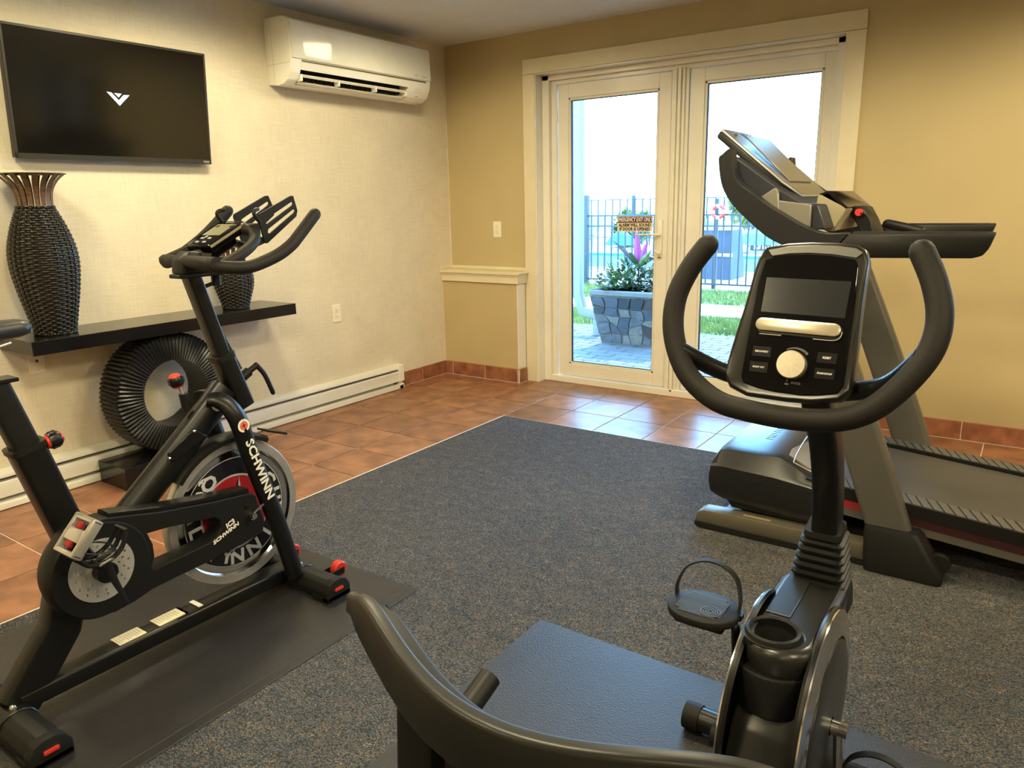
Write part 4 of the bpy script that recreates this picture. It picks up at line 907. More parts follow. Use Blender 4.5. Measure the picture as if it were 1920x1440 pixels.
part('hood_seam', join(shape_box(2.776, 3.195, hy0 - 0.001, hy0 + 0.004, 0.2285, 0.2305), shape_box(2.7705, 2.774, hy0 + 0.01, hy1 - 0.01, 0.2285, 0.2305)), WICKB, tm, smooth=0)
part('motor_pan', shape_prism([(2.80, 0.165), (2.80, 0.135), (2.84, 0.118), (2.86, 0.09), (3.20, 0.085), (3.20, 0.16)], 1, hy0 + 0.03, hy1 - 0.03, 0.004, 1), BLK, tm)
part('hood_lettering', xf(text_shape('PRO-FORM', 0.042, depth=0.0004, bold=0.0004, sx=1.2), frame((2.94, -1.44, 0.3375), (0, 1, 0), (-1, 0, 0))), pm('hood_print', (0.10, 0.10, 0.11), 0.4), tm, smooth=0)
# silver edged rear fairing
fair = shape_loft([[(3.055, -1.70, 0.330), (3.20, -1.735, 0.272), (3.20, -1.735, 0.266), (3.055, -1.70, 0.322)], [(3.02, -1.40, 0.336), (3.19, -1.40, 0.278), (3.19, -1.40, 0.270), (3.02, -1.40, 0.328)], [(3.055, -1.10, 0.330), (3.20, -1.065, 0.272), (3.20, -1.065, 0.266), (3.055, -1.10, 0.322)]])
part('hood_fairing', fair, pm('fairing_grey', (0.20, 0.195, 0.19), 0.35), tm)
part('silver_edge', join(shape_tube([(3.085, -1.745, 0.318), (3.215, -1.755, 0.272)], 0.0025, 6), shape_tube(smooth_path([(3.085, -1.745, 0.318), (3.075, -1.65, 0.329), (3.06, -1.40, 0.334), (3.075, -1.15, 0.329)]), 0.0025, 6)), SILV, tm)
# deck, tilting down to the back
DX0, DX1 = 3.14, 4.72
def dz(x): return 0.268 - 0.083 * (x - 3.25)
def slab(y0, y1, t0, t1, x0=DX0, x1=DX1): return shape_prism([(x0, dz(x0) + t0), (x1, dz(x1) + t0), (x1, dz(x1) + t1), (x0, dz(x0) + t1)], 1, y0, y1)
part('belt', shape_prism([(DX0 - 0.03, dz(DX0) - 0.012), (DX1 + 0.02, dz(DX1) - 0.012), (DX1 + 0.02, dz(DX1) - 0.03), (DX0 - 0.03, dz(DX0) - 0.03)], 1, -1.66, -1.14), BELT, tm, smooth=0)
part('deck_board', slab(-1.70, -1.10, -0.05, -0.032), BLK, tm, smooth=0)
for k, (a, b) in enumerate(both(-1.775, -1.672)):
    sr_ = part('foot_rail', slab(a, b, -0.046, -0.002), BLKM, tm, smooth=0)
    part('side_stripe', slab(a + 0.004, b - 0.03, -0.078, -0.046, DX0 + 0.02, DX0 + 0.28), pm('stripe_red', (0.30, 0.02, 0.02), 0.4), sr_, smooth=0, label='red side stripe')
    part('side_stripe', slab(a + 0.004, b - 0.03, -0.078, -0.046, DX0 + 0.28, DX1), REDD if False else pm('maroon_stripe', (0.035, 0.008, 0.010), 0.4), sr_, smooth=0)
    part('lower_beam', slab(a + 0.006, b - 0.03, -0.108, -0.078), GREYT, sr_, smooth=0)
    n_ = 44
    for i in range(n_):
        x = DX0 + 0.06 + i * (DX1 - DX0 - 0.1) / n_
        w_ = (DX1 - DX0 - 0.1) / n_ - 0.006; sk = 0.035
        z0_ = dz(x) - 0.0025
        ya, yb = (a + 0.006, b - 0.010)
        V = [(x, ya, dz(x)), (x + w_, ya, dz(x + w_)), (x + w_ - sk, yb, dz(x + w_ - sk)), (x - sk, yb, dz(x - sk))] if k == 0 else [(x, ya, dz(x)), (x + w_, ya, dz(x + w_)), (x + w_ - sk, yb, dz(x + w_ - sk)), (x - sk, yb, dz(x - sk))]
        S = ([Vector(v) + Vector((0, 0, -0.003)) for v in V] + [Vector(v) + Vector((0, 0, 0.0012)) for v in V], [[0, 3, 2, 1], [4, 5, 6, 7], [0, 1, 5, 4], [1, 2, 6, 5], [2, 3, 7, 6], [3, 0, 4, 7]])
        part('tread_pad', S, pm('tread_pad_grey', (0.075, 0.075, 0.078), 0.36), sr_, smooth=0)
part('end_roller', shape_box(DX1 - 0.02, DX1 + 0.06, -1.78, -1.02, dz(DX1) - 0.10, dz(DX1) + 0.005, 0.012, 2), BLKM, tm)
part('rear_foot', join(shape_box(DX1 - 0.1, DX1 + 0.02, -1.76, -1.70, 0.004, 0.09, 0.004, 1)), RUB, tm)
part('rear_foot', join(shape_box(DX1 - 0.1, DX1 + 0.02, -1.10, -1.04, 0.004, 0.09, 0.004, 1)), RUB, tm)
# handrails and swept console arms
def xz(pts, y): return [(lambda p: (p.x, p.z))(at(a, b, 1, y)) for a, b in pts]
arm_px = [(1347, 298), (1353, 290), (1369, 278), (1372, 300), (1377, 330), (1388, 346), (1410, 362), (1435, 382), (1462, 399), (1492, 417), (1520, 430), (1540, 436), (1560, 438), (1589, 438), (1571, 459), (1556, 484), (1530, 480), (1500, 473), (1472, 462), (1440, 446), (1410, 421), (1382, 394), (1362, 368), (1351, 340)]
rail_px = [(1591, 438), (1868, 436), (1862, 450), (1853, 468), (1842, 480), (1822, 485), (1640, 484), (1558, 484), (1573, 459)]
arm = smooth2(xz(arm_px, YN), 3); rl = xz(rail_px, YN)
for k, (a, b) in enumerate(both(YN, YN + 0.062)):
    if k: rl = [(x - (0.035 if x > 3.5 else 0), z) for x, z in rl]
    part('console_arm', shape_prism(arm, 1, a, b, 0.003, 1), pm('arm_plastic', (0.011, 0.011, 0.014), 0.42, spec=0.35), tm, smooth=25)
    hr = part('handrail', shape_prism(rl, 1, a, b, 0.006, 2), pm('rail_plastic', (0.008, 0.0075, 0.0075), 0.42, spec=0.35), tm, smooth=25)
    xa, xb = rl[0][0] + 0.01, rl[1][0] - 0.02; zz = rl[0][1]
    part('grip_bevel', shape_prism([(a + 0.001, zz - 0.004), (b - 0.001, zz - 0.004), (b - 0.014, zz + 0.006), (a + 0.014, zz + 0.006)], 0, xa, xb, 0.002, 1), FOAM, hr)
# console well between the arms
well = xz([(1370, 292), (1388, 304), (1459, 356), (1503, 382), (1530, 384), (1545, 430), (1522, 432), (1465, 401), (1412, 364), (1389, 346), (1378, 330)], -1.78)
part('console_well', shape_prism(well, 1, -1.755, -1.045, 0.004, 1), pm('well_navy', (0.012, 0.014, 0.024), 0.45), tm)
shelf_ = xz([(1426, 369), (1452, 352), (1457, 358), (1458, 376), (1520, 384), (1517, 430), (1463, 401)], -1.78)
tp = part('storage_tray', shape_prism(shelf_, 1, -1.775, -1.025, 0.003, 1), pm('taupe_light', (0.20, 0.185, 0.15), 0.4), tm)
part('tray_rib', shape_prism(xz([(1457, 362), (1460, 362), (1461, 401), (1459, 400)], -1.78), 1, -1.779, -1.775), SILV, tp, smooth=0)
hub_ = xz([(1534, 365), (1553, 360), (1587, 391), (1563, 434), (1520, 428)], -1.62)
hb_ = part('control_hub', shape_prism(hub_, 1, -1.62, -1.18, 0.004, 1), pm('taupe_light2', (0.36, 0.31, 0.20), 0.4), tm)
tpnl = xz([(1534, 364), (1540, 358), (1562, 359), (1619, 385), (1617, 390), (1587, 391)], -1.55)
part('control_panel', shape_prism(xz([(1535, 364), (1553, 357.5), (1590, 389), (1586, 391)], -1.62), 1, -1.62, -1.18, 0.002, 1), GLOSS, hb_)
part('key_housing', shape_prism(xz([(1588, 391), (1600, 386), (1617, 388), (1630, 412), (1641, 440), (1616, 440), (1606, 420)], -1.50), 1, -1.50, -1.30, 0.004, 1), BLKM, hb_)
kx = at(1611, 398, 1, -1.51)
part('safety_key', shape_lathe([(0.013, -0.012), (0.013, 0.004), (0.009, 0.008), (0.001, 0.009)], (kx.x, -1.51, kx.z), 1, 24), pm('key_red', (0.85, 0.04, 0.03), 0.4), hb_, label='round red safety key')
cd = [at(a, b, 1, -1.53) for a, b in ((1613, 400), (1622, 402), (1630, 416), (1631, 432), (1629, 439))]
part('key_cord', shape_tube(smooth_path(cd), 0.003, 8), RUB, hb_)
part('cup_lever', shape_tube(smooth_path([(3.28, -1.40, 1.20), (3.33, -1.42, 1.19), (3.40, -1.44, 1.175)]), 0.018, 12, dome=True), BLKM, hb_)
part('hub_print', join(*[shape_box(3.05 + 0.001, 3.052, -1.55 + i * 0.05, -1.52 + i * 0.05, 1.30, 1.302) for i in range(2)]), GREYPR, hb_, smooth=0, kind='stuff')
# tilted console screen
p0 = at(1353, 241, 1, -1.66); p1 = at(1500, 368, 1, -1.66)
ex = (p1 - p0).normalized(); L_ = (p1 - p0).length; W_ = 0.48
PM = frame(p0 + Vector((0, W_ / 2, 0)) + ex * (L_ / 2), (0, 1, 0), -ex)     # x across (+y), y up the panel
def cornered(w_, h_, r_): return rrect(w_, h_, r_, 4)
def lay(poly, z0, z1, bev=0.0): return xf(shape_prism(poly, 2, z0, z1, bev, 1), PM)
ol = [(-0.25, 0.19), (-0.235, L_ / 2), (0.235, L_ / 2), (0.25, 0.19), (0.25, -0.12), (0.20, -L_ / 2), (-0.20, -L_ / 2), (-0.25, -0.12)]
oc = part('screen_shell', lay(ol, -0.034, -0.006, 0.006), BLKM, tm)
part('silver_rim', lay(ol, -0.006, 0.001, 0.002), SILV, oc)
part('screen_face', lay([(x * 0.965, y * 0.965) for x, y in ol], 0.001, 0.003), pm('console_face', (0.10, 0.095, 0.085), 0.14), oc, smooth=0)
part('screen_glass', lay(rrect(0.34, 0.12, 0.008), 0.003, 0.004), GLOSS, oc, smooth=0)
part('face_lettering', xf(text_shape('RUN', 0.045, depth=0.0004, bold=0.0008, sx=1.4), PM @ Matrix.Translation((0.0, 0.165, 0.0035)) ), BLK, oc, smooth=0)
part('reading_rack', xf(join(shape_prism([(0.125, 0.020), (0.132, 0.026), (-0.12, 0.008), (-0.12, 0.003)], 0, -0.17, 0.15, 0.001, 1)), PM), pm('rack_taupe', (0.16, 0.145, 0.11), 0.25), oc)
part('hinge_bracket', join(shape_tube([p0 + Vector((0.03, 0.08, -0.055)), p0 + Vector((0.02, 0.08, -0.02))], 0.014, 10), shape_tube([p0 + Vector((0.03, 0.42, -0.055)), p0 + Vector((0.02, 0.42, -0.02))], 0.014, 10)), BLKM, oc)

# ================================================================== RECUMBENT BIKE
XR = 3.4375
solo('exercise_mat', join(shape_box(2.585, 4.30, -5.0, -2.772, 0.0031, 0.0075, 0.002, 1), shape_box(2.62, 4.265, -4.96, -2.807, 0.006, 0.0085, 0.001, 1)), MATR,
     'textured rubber mat under the recumbent bike and its seat', 'mat', smooth=0)
rb = thing('recumbent_bike', 'black recumbent exercise bike with console and curved seat back, nearest the camera', 'exercise bike', (XR, -3.6, 0.0085))
def inplane(px, py, P0, n):
    d = ROT @ Vector(((px - 960) / FPX, -(py - 720) / FPX, -1.0)); P0 = Vector(P0); n = Vector(n)
    return CAM + d * ((P0 - CAM).dot(n) / d.dot(n))
# floor frame
part('floor_beam', shape_tube([(XR, -2.98, 0.06), (XR, -4.45, 0.06)], 0.03, 18, up=(0, 0, 1), rw=0.03, square=True), BLK, rb)
for y in (-2.99, -4.42):
    f_ = part('stabiliser', shape_tube([(XR - 0.26, y, 0.042), (XR + 0.26, y, 0.042)], 0.030, 18), BLK, rb)
    for s_ in (-1, 1): part('end_cap', shape_tube([(XR + s_ * 0.235, y, 0.042), (XR + s_ * 0.275, y, 0.042)], 0.0335, 18), RUB, f_)
part('seat_rail', shape_tube([(XR, -3.36, 0.18), (XR, -4.30, 0.36)], 0.034, 18, up=(0, 0, 1), rw=0.026, square=True), SILV, rb)
part('rear_strut', shape_tube([(XR, -4.25, 0.35), (XR, -4.40, 0.06)], 0.028, 16), BLK, rb)
# shroud
CC = Vector((XR, -3.150, 0.268)); CR = 0.246
def disc_poly(r, zmin=0.03, n=56, cy=CC.y, cz=CC.z, zmax=9):
    out = []
    for i in range(n):
        a = 2 * PI * i / n; y = cy + r * math.cos(a); z = min(zmax, max(zmin, cz + r * math.sin(a))); out.append((y, z))
    return out
SHM = pm('shroud_plastic', (0.015, 0.0145, 0.014), 0.30, var=0.12)
BODY = [p for p in disc_poly(CR - 0.014) if not (p[1] > 0.17 and p[0] < -3.2) and p[1] < 0.36]
BODY = [p for p in BODY if p[0] > -3.15][:] 
BODY = [(-3.30, 0.03), (-3.345, 0.07), (-3.366, 0.13), (-3.366, 0.20), (-3.350, 0.26), (-3.315, 0.32), (-3.275, 0.362), (-2.95, 0.362), (-2.92, 0.28), (-2.92, 0.10), (-2.96, 0.03)]
part('shroud', shape_prism(BODY, 0, XR - 0.0635, XR + 0.0635, 0.006, 2), SHM, rb, smooth=40)
part('shroud_front', shape_prism([(-2.93, 0.03), (-2.90, 0.10), (-2.885, 0.30), (-2.90, 0.43), (-3.0, 0.47), (-3.13, 0.47), (-3.13, 0.03)], 0, XR - 0.055, XR + 0.055, 0.015, 3), SHM, rb)
rt = shape_plate  # outline helper
def plate_z(outer, holes, z0, z1, bev):
    V, F = shape_plate(outer, holes, z0, z1, bev)
    return [Vector((v.y, v.z, v.x)) for v in V], F
hx_ = 0.070; cy_ = -3.228
def capsule(w_, y0, yc_, r_, XR=XR):   # straight sides, round end towards the rider
    out = [(XR - w_ * 0.86, y0), (XR - w_, y0 - 0.03), (XR - r_, yc_)]
    for i in range(1, 14):
        a = PI + PI * i / 14; out.append((XR + r_ * math.cos(a), yc_ + r_ * math.sin(a)))
    out += [(XR + r_, yc_), (XR + w_, y0 - 0.03), (XR + w_ * 0.86, y0)]
    return out[::-1]
cupc = (XR - 0.017, cy_ + 0.0)
hole_c = [(cupc[0] + 0.043 * math.cos(2 * PI * i / 32), cupc[1] + 0.043 * math.sin(2 * PI * i / 32)) for i in range(32)]
top_ = part('shroud_top', plate_z(capsule(0.070, -2.955, cy_, 0.068), [hole_c], 0.420, 0.485, 0.016), SHM, rb, smooth=50)
part('shroud_collar', plate_z(capsule(0.078, -3.05, cy_, 0.079, XR - 0.010), [hole_c], 0.345, 0.432, 0.006), BLKM, top_, smooth=40)
part('top_crease', join(shape_prism([(-2.97, 0.483), (-3.16, 0.483), (-3.16, 0.4885), (-2.97, 0.4885)], 0, XR - 0.052, XR - 0.004, 0.001, 1)), pm('shroud_light', (0.02, 0.02, 0.02), 0.28), top_)
cz_ = 0.480
part('cup_rim', shape_lathe([(0.0425, -0.010), (0.0425, 0.010), (0.046, 0.0145), (0.051, 0.012), (0.055, 0.002), (0.056, -0.010)], (*cupc, cz_), 2, 48, caps=False), BLKM, top_)
part('cup_well', shape_lathe([(0.043, 0.008), (0.040, -0.09), (0.001, -0.092)], (*cupc, cz_), 2, 40, caps=False), WICKB, top_)
# side discs: chrome ring, black disc, crank
for s_ in (1, -1):
    xs_ = XR + s_ * 0.064
    def LA(prof, n=80, caps=False): return shape_lathe([(r, s_ * h) for r, h in prof], (xs_, CC.y, CC.z), 0, n, caps=caps)
    dk = part('side_disc', LA([(0.232, -0.006), (0.236, 0.0), (0.234, 0.006), (0.230, 0.008), (0.02, 0.008)]), BLK, rb)
    part('chrome_ring', LA([(0.233, 0.004), (0.231, 0.010), (0.205, 0.0165), (0.178, 0.017), (0.176, 0.008)]), CHROME, dk)
    part('inner_disc', LA([(0.174, 0.008), (0.172, 0.019), (0.165, 0.0215), (0.10, 0.024), (0.02, 0.025)]), pm('disc_graphite', (0.022, 0.022, 0.023), 0.3), dk)
    aa = Vector((0, 0.10, -0.99)) if s_ > 0 else Vector((0, -0.10, 0.99))
    ck = part('crank_arm', shape_tube([Vector((xs_ + s_ * 0.038, CC.y, CC.z)), Vector((xs_ + s_ * 0.045, CC.y, CC.z)) + aa * 0.165], 0.013, 14, up=(1, 0, 0), rw=0.009, dome=True), BLK if s_ < 0 else CHROME, rb)
    part('crank_bolt', shape_tube([(xs_ + s_ * 0.02, CC.y, CC.z), (xs_ + s_ * 0.056, CC.y, CC.z)], 0.015, 16), CHROME, ck)
    pc = Vector((xs_ + s_ * 0.115, CC.y, CC.z)) + aa * 0.165
    tl = Matrix.Translation(pc + Vector((0, 0, 0.022 if s_ < 0 else 0))) @ Matrix.Rotation(math.radians(0 if s_ < 0 else 10), 4, 'X')
    pd = part('pedal', xf(shape_tube([(-s_ * 0.07, 0, -0.012), (s_ * 0.05, 0, -0.012)], 0.008, 12), tl), CHROME, rb)
    sole = []
    for i in range(40):
        a = 2 * PI * i / 40; sole.append((0.076 * math.copysign(abs(math.cos(a)) ** 0.7, math.cos(a)), 0.058 * math.copysign(abs(math.sin(a)) ** 0.8, math.sin(a)) * (1 - 0.12 * math.cos(a * 2))))
    part('footplate', xf(shape_prism(sole, 2, -0.010, 0.008, 0.005, 2), tl), RUB, pd)
    part('pedal_block', xf(shape_box(-0.055, 0.055, -0.038, 0.042, -0.028, -0.009, 0.008, 2), tl), BLK, pd)
    part('tread_ribs', xf(join(*[shape_box(-0.052 + (0.01 if abs(i) > 6 else 0), 0.046 - (0.01 if abs(i) > 6 else 0), -0.0022 * 2 * 0 + i * 0.0052 - 0.0012, i * 0.0052 + 0.0012, 0.0075, 0.0098) for i in range(-8, 9)],
         *[shape_lathe([(r - 0.001, 0.0095), (r - 0.001, 0.0112), (r + 0.001, 0.0112), (r + 0.001, 0.0095)], (-s_ * 0.022, -0.020, 0), 2, 24, caps=False) for r in (0.005, 0.010, 0.015, 0.020)]), tl), pm('rubber_blue_grey', (0.06, 0.062, 0.066), 0.42), pd, kind='stuff')
    st_ = [(-0.068, 0.02, 0.0), (-0.070, 0.025, 0.03), (-0.055, 0.04, 0.068), (-0.02, 0.048, 0.088), (0.02, 0.048, 0.088), (0.055, 0.040, 0.068), (0.070, 0.025, 0.03), (0.068, 0.02, 0.0)]
    part('pedal_strap', xf(shape_tube(smooth_path(st_, 6), 0.0022, 8, up=(0, 1, 0), rw=0.008, square=True), tl), RUB, pd)
    part('strap_hook', xf(join(*[shape_box(q * 0.072 - 0.006, q * 0.072 + 0.006, 0.008, 0.032, -0.012, 0.004, 0.003, 1) for q in (-1, 1)]), tl), BLK, pd, kind='stuff')
cyc = Vector((XR - 0.112, -3.268, 0.243))
part('side_cap', join(shape_tube([cyc, cyc + Vector((0.06, 0, 0))], 0.025, 28)), RUB, rb)
# boot and column
def rect_ring(cx, cy, z, hw, hd, tilt=0.0):
    return [(cx + u, cy + v, z + v * tilt) for u, v in rrect(hw * 2, hd * 2, min(hw, hd) * 0.35, 3)]
bx_, R = XR + 0.004, []
R.append(rect_ring(bx_, -2.955, 0.425, 0.068, 0.062)); R.append(rect_ring(bx_, -2.948, 0.462, 0.064, 0.058))
z = 0.470
for i in range(7):
    f = i / 6; hw = 0.060 - 0.014 * f; hd_ = 0.052 - 0.010 * f; cy2 = -2.945 + 0.02 * f
    R.append(rect_ring(bx_, cy2, z, hw, hd_, 0.15)); R.append(rect_ring(bx_, cy2, z + 0.005, hw, hd_, 0.15)); R.append(rect_ring(bx_, cy2, z + 0.009, hw - 0.008, hd_ - 0.008, 0.15)); R.append(rect_ring(bx_, cy2, z + 0.013, hw - 0.008, hd_ - 0.008, 0.15)); z += 0.0165
R.append(rect_ring(bx_, -2.925, z, 0.040, 0.040, 0.15)); R.append(rect_ring(bx_, -2.925, z + 0.012, 0.038, 0.038, 0.15))
part('bellows_boot', shape_loft(R), BLKM, rb, smooth=50)
col = [(XR + 0.006, -2.925, 0.53), (XR + 0.006, -2.925, 0.62), (XR + 0.004, -2.945, 0.72), (XR, -2.985, 0.82), (XR - 0.01, -3.035, 0.92), (XR - 0.012, -3.05, 1.02)]
part('console_column', shape_tube(smooth_path(col, 5), 0.0285, 20, up=(0, 1, 0), rw=0.036, square=True), BLK, rb)
# console (plane leans back, away from the rider)
K0 = Vector((XR - 0.02, -3.085, 1.065)); KU = Vector((0, 0.30, 0.954)).normalized(); KX = Vector((1, 0, 0)); KN = KX.cross(KU)
KM = frame(K0, KX, KU)
def loc(pts, d=0.0):
    out = []
    for a, b in pts:
        q = inplane(a, b, K0 + KN * d, KN) - K0; out.append((q.dot(KX), q.dot(KU)))
    return out
face_px = [(1370, 722), (1360, 700), (1372, 655), (1386, 610), (1402, 560), (1414, 515), (1425, 482), (1438, 466), (1478, 459), (1520, 457), (1570, 458), (1606, 463), (1621, 472), (1625, 490), (1619, 530), (1612, 580), (1604, 650), (1597, 705), (1592, 733), (1572, 748), (1520, 752), (1470, 748), (1400, 738)]
fo = loc(face_px)
cxm = sum(x for x, y in fo) / len(fo)
def grow(L, k, dy=0.0): return [(cxm + (x - cxm) * k, y * k + dy) for x, y in L]
cf = part('console_shell', xf(shape_loft([[(x, y, z_) for x, y in grow(fo, k)] for z_, k in ((-0.075, 0.62), (-0.070, 0.80), (-0.052, 0.97), (-0.030, 1.03), (-0.008, 1.03), (0.0, 1.01), (0.002, 0.985), (-0.001, 0.95))]), KM), pm('console_plastic', (0.014, 0.0125, 0.010), 0.30), rb, smooth=50)
glo = loc([(1393, 716), (1390, 705), (1402, 639), (1423, 529), (1436, 488), (1452, 481), (1480, 478.5), (1517, 477.5), (1560, 480), (1604, 487), (1609, 501), (1603, 560), (1592, 640), (1581, 722), (1570, 737), (1535, 740), (1501, 740), (1450, 733), (1420, 726)], 0.001)
gf = part('console_face', xf(shape_prism(glo, 2, -0.003, 0.0022, 0.0008, 1), KM), GLOSS, cf)
part('accent_band', xf(shape_prism(loc([(1441, 469), (1480, 462), (1520, 460), (1570, 461), (1606, 466), (1619, 474), (1606, 484), (1560, 477), (1517, 474.5), (1480, 475.5), (1448, 480)], 0.001), 2, 0.0005, 0.0028, 0.0005, 1), KM), pm('band_grey', (0.16, 0.16, 0.15), 0.3, metal=0.5), cf)
part('display', xf(shape_prism(loc([(1438, 520), (1597, 528), (1584, 597), (1427, 584)], 0.002), 2, 0.0022, 0.0030), KM), SCREEN, cf, smooth=0)
def cap2(x0, y0, x1, y1, r_):
    a0 = math.atan2(y1 - y0, x1 - x0); out = []
    for i in range(11): a = a0 + PI / 2 + PI * i / 10; out.append((x0 + r_ * math.cos(a), y0 + r_ * math.sin(a)))
    for i in range(11): a = a0 - PI / 2 + PI * i / 10; out.append((x1 + r_ * math.cos(a), y1 + r_ * math.sin(a)))
    return out
(l0, l1), (r0, r1) = loc([(1429, 607), (1564, 619)], 0.01)
hrk = part('phone_rest', xf(shape_prism(cap2(l0, l1, r0, r1, 0.0125), 2, 0.006, 0.013, 0.0015, 2), KM), ALU, cf)
part('rest_foot', xf(join(shape_prism(cap2(l0 + 0.002, l1 - 0.006, r0 + 0.002, r1 - 0.006, 0.0120), 2, 0.001, 0.006, 0.001, 1)), KM), BLK, hrk)
part('rest_lip', xf(join(shape_tube([(l0 - 0.002, l1 - 0.020, 0.012), (l0 + 0.04, l1 - 0.0205, 0.012)], 0.0011, 6), shape_tube(smooth_path([(r0 - 0.035, r1 - 0.020, 0.012), (r0, r1 - 0.020, 0.012), (r0 + 0.012, r1 - 0.014, 0.012), (r0 + 0.015, r1 - 0.003, 0.012)]), 0.0011, 6)), KM), SILV, hrk)
(kx_, ky_), = loc([(1483.5, 683.5)], 0.01)
kn = part('dial', xf(shape_lathe([(0.0275, 0.0), (0.0275, 0.012), (0.026, 0.0145), (0.0005, 0.0145)], (kx_, ky_, 0.002), 2, 48), KM), ALU, cf)
part('dial_rays', xf(join(*[xf(shape_box(0.001, 0.026, -0.0003, 0.0003, 0, 0.0003), Matrix.Translation((kx_, ky_, 0.0166)) @ Matrix.Rotation(PI / 4 * i + 0.3, 4, 'Z')) for i in range(8)]), KM), WHITE, kn, smooth=0, kind='stuff')
part('dial_scale', xf(join(*[xf(shape_box(-0.0022 - 0.0003 * i, 0.0022 + 0.0003 * i, 0.0315, 0.0335 + 0.0004 * i, 0.0022, 0.0026), Matrix.Translation((kx_, ky_, 0)) @ Matrix.Rotation(math.radians(22 - 9 * i), 4, 'Z')) for i in range(8)]), KM), pm('dim_print', (0.10, 0.10, 0.10), 0.5), cf, smooth=0, kind='stuff')
for tx, px_, py_, wpx in (('RECOVERY', 1428.5, 659, 25), ('BODY FAT', 1422.5, 688, 22), ('RESET', 1550.6, 671.5, 16), ('START/STOP', 1546, 701, 29), ('MODE', 1492, 719, 17)):
    (a0, b0_), (a1, b1_) = loc([(px_, py_), (px_ + wpx, py_ + 1.5)], 0.002)
    S = text_shape(tx, 0.0085, depth=0.0002, bold=0.0002)
    wS = max(v.x for v in S[0]) - min(v.x for v in S[0]); k = (a1 - a0) / wS
    if tx != 'MODE':
        bt_ = part('button', xf(xf(shape_box(-0.018, 0.018, -0.0105, 0.0105, 0.0022, 0.0032, 0.0006, 1), Matrix.Translation((a0, b0_, 0))), KM), pm('button_black', (0.003, 0.003, 0.0035), 0.4, spec=0.2), cf)
    else:
        bt_ = cf
        part('dial_icon', xf(xf(join(shape_lathe([(0.0018, 0), (0.0018, 0.0004)], (0, 0.0035, 0), 2, 12), shape_box(-0.0038, 0.0038, -0.0045, -0.0015, 0, 0.0004)), Matrix.Translation((a0 - 0.017, b0_, 0.0023))), KM), pm('dim_print', (0.1, 0.1, 0.1)), cf, smooth=0, kind='stuff')
    part('lettering', xf([Vector((v.x * k, v.y * k * 1.0, v.z)) for v in S[0]] and ([Vector((v.x * k, v.y * k, v.z)) for v in S[0]], S[1]), KM @ Matrix.Translation((a0, b0_, 0.0036 if tx != 'MODE' else 0.0024))), WHITE if tx != 'MODE' else pm('dim_print', (0.1, 0.1, 0.1)), bt_, smooth=0)
# handlebar loop
hbp = [(1327, 460), (1318, 470), (1292, 506), (1269, 555), (1262, 610), (1272, 664), (1297, 712), (1345, 752), (1407, 771), (1485, 785), (1564, 788), (1626, 772), (1682, 733), (1732, 679), (1756, 632), (1762, 582), (1752, 529), (1736, 488), (1729, 472)]
P = []
for a, b in hbp:
    f = (b - 455) / 335.0
    yb_ = -3.105 - 0.105 * max(0, min(1, f)) ** 1.0
    P.append(at(a, b, 1, yb_))
hbo = part('handlebar', shape_tube(smooth_path(P, 4), 0.0213, 22, dome=True), FOAM, rb, smooth=60)
cm_ = Vector((XR - 0.012, -3.045, 0.925))
part('inner_strut', shape_tube(smooth_path([P[5] + Vector((0.0, 0.0, 0.01)), P[5].lerp(cm_, 0.35) + Vector((0, 0.03, -0.02)), cm_]), 0.018, 16), BLK, hbo)
part('inner_strut', shape_tube(smooth_path([P[13] + Vector((0.0, 0.0, 0.01)), P[13].lerp(cm_, 0.35) + Vector((0, 0.03, -0.03)), cm_]), 0.018, 16), BLK, hbo)
# seat back rail
def SB(u, dy=0.0, dz_=0.0): return Vector((3.40 + u, -4.109 + 1.987 * u * u - 8.49 * u ** 4 + dy, 0.862 + 0.48 * u * u - (4.8 if u < 0 else 9.07) * u ** 4 + dz_))
R = []; N_ = 44
for i in range(N_ + 1):
    u = -0.280 + 0.560 * i / N_
    e = abs(u) / 0.280; k = max(0.42, (1 - e ** 12)) ; h_ = (0.054 - 0.004 * e) * k + 0.004; t_ = 0.018 * (0.5 + 0.5 * k)
    mid = SB(u, -0.010, -0.030)
    du = SB(u + 0.004) - SB(u - 0.004); du.z = 0; du.normalize(); nf = Vector((-du.y, du.x, 0))       # towards the rider
    ring_ = []
    for a, b in rrect(t_, h_, min(t_, h_) * 0.30, 4):
        ring_.append(mid + nf * (a + b * 0.12) + Vector((0, 0, b)))
    R.append(ring_)
sb = part('seat_back_rail', shape_loft(R), pm('seat_plastic', (0.011, 0.011, 0.011), 0.38, spec=0.4), rb, smooth=60)
# inner lip and mesh back
R = []
for i in range(N_ + 1):
    u = -0.262 + 0.524 * i / N_; e = abs(u) / 0.262; drop = 0.020
    mid = SB(u, 0.024, -0.052); ring_ = [mid + Vector((0, a, b)) for a, b in rrect(0.026, 0.03 * max(0.2, 1 - e ** 6), 0.005, 3)]
    R.append(ring_)
part('inner_lip', shape_loft(R), BLKM, sb, smooth=60)
V, F = [], []
nu, nv = 60, 40
for j in range(nv + 1):
    f = j / nv
    for i in range(nu + 1):
        u = (-0.215 + 0.43 * i / nu) * (1 - 0.12 * f)
        V.append(SB(u, 0.006 + 0.03 * math.sin(f * PI) , -0.05 - 0.36 * f))
for j in range(nv):
    for i in range(nu):
        if j % 2 == 0: F.append([j * (nu + 1) + i, j * (nu + 1) + i + 1, (j + 1) * (nu + 1) + i + 1, (j + 1) * (nu + 1) + i])
part('mesh_webbing', (V, F), MESHM, rb, smooth=60, kind='stuff')
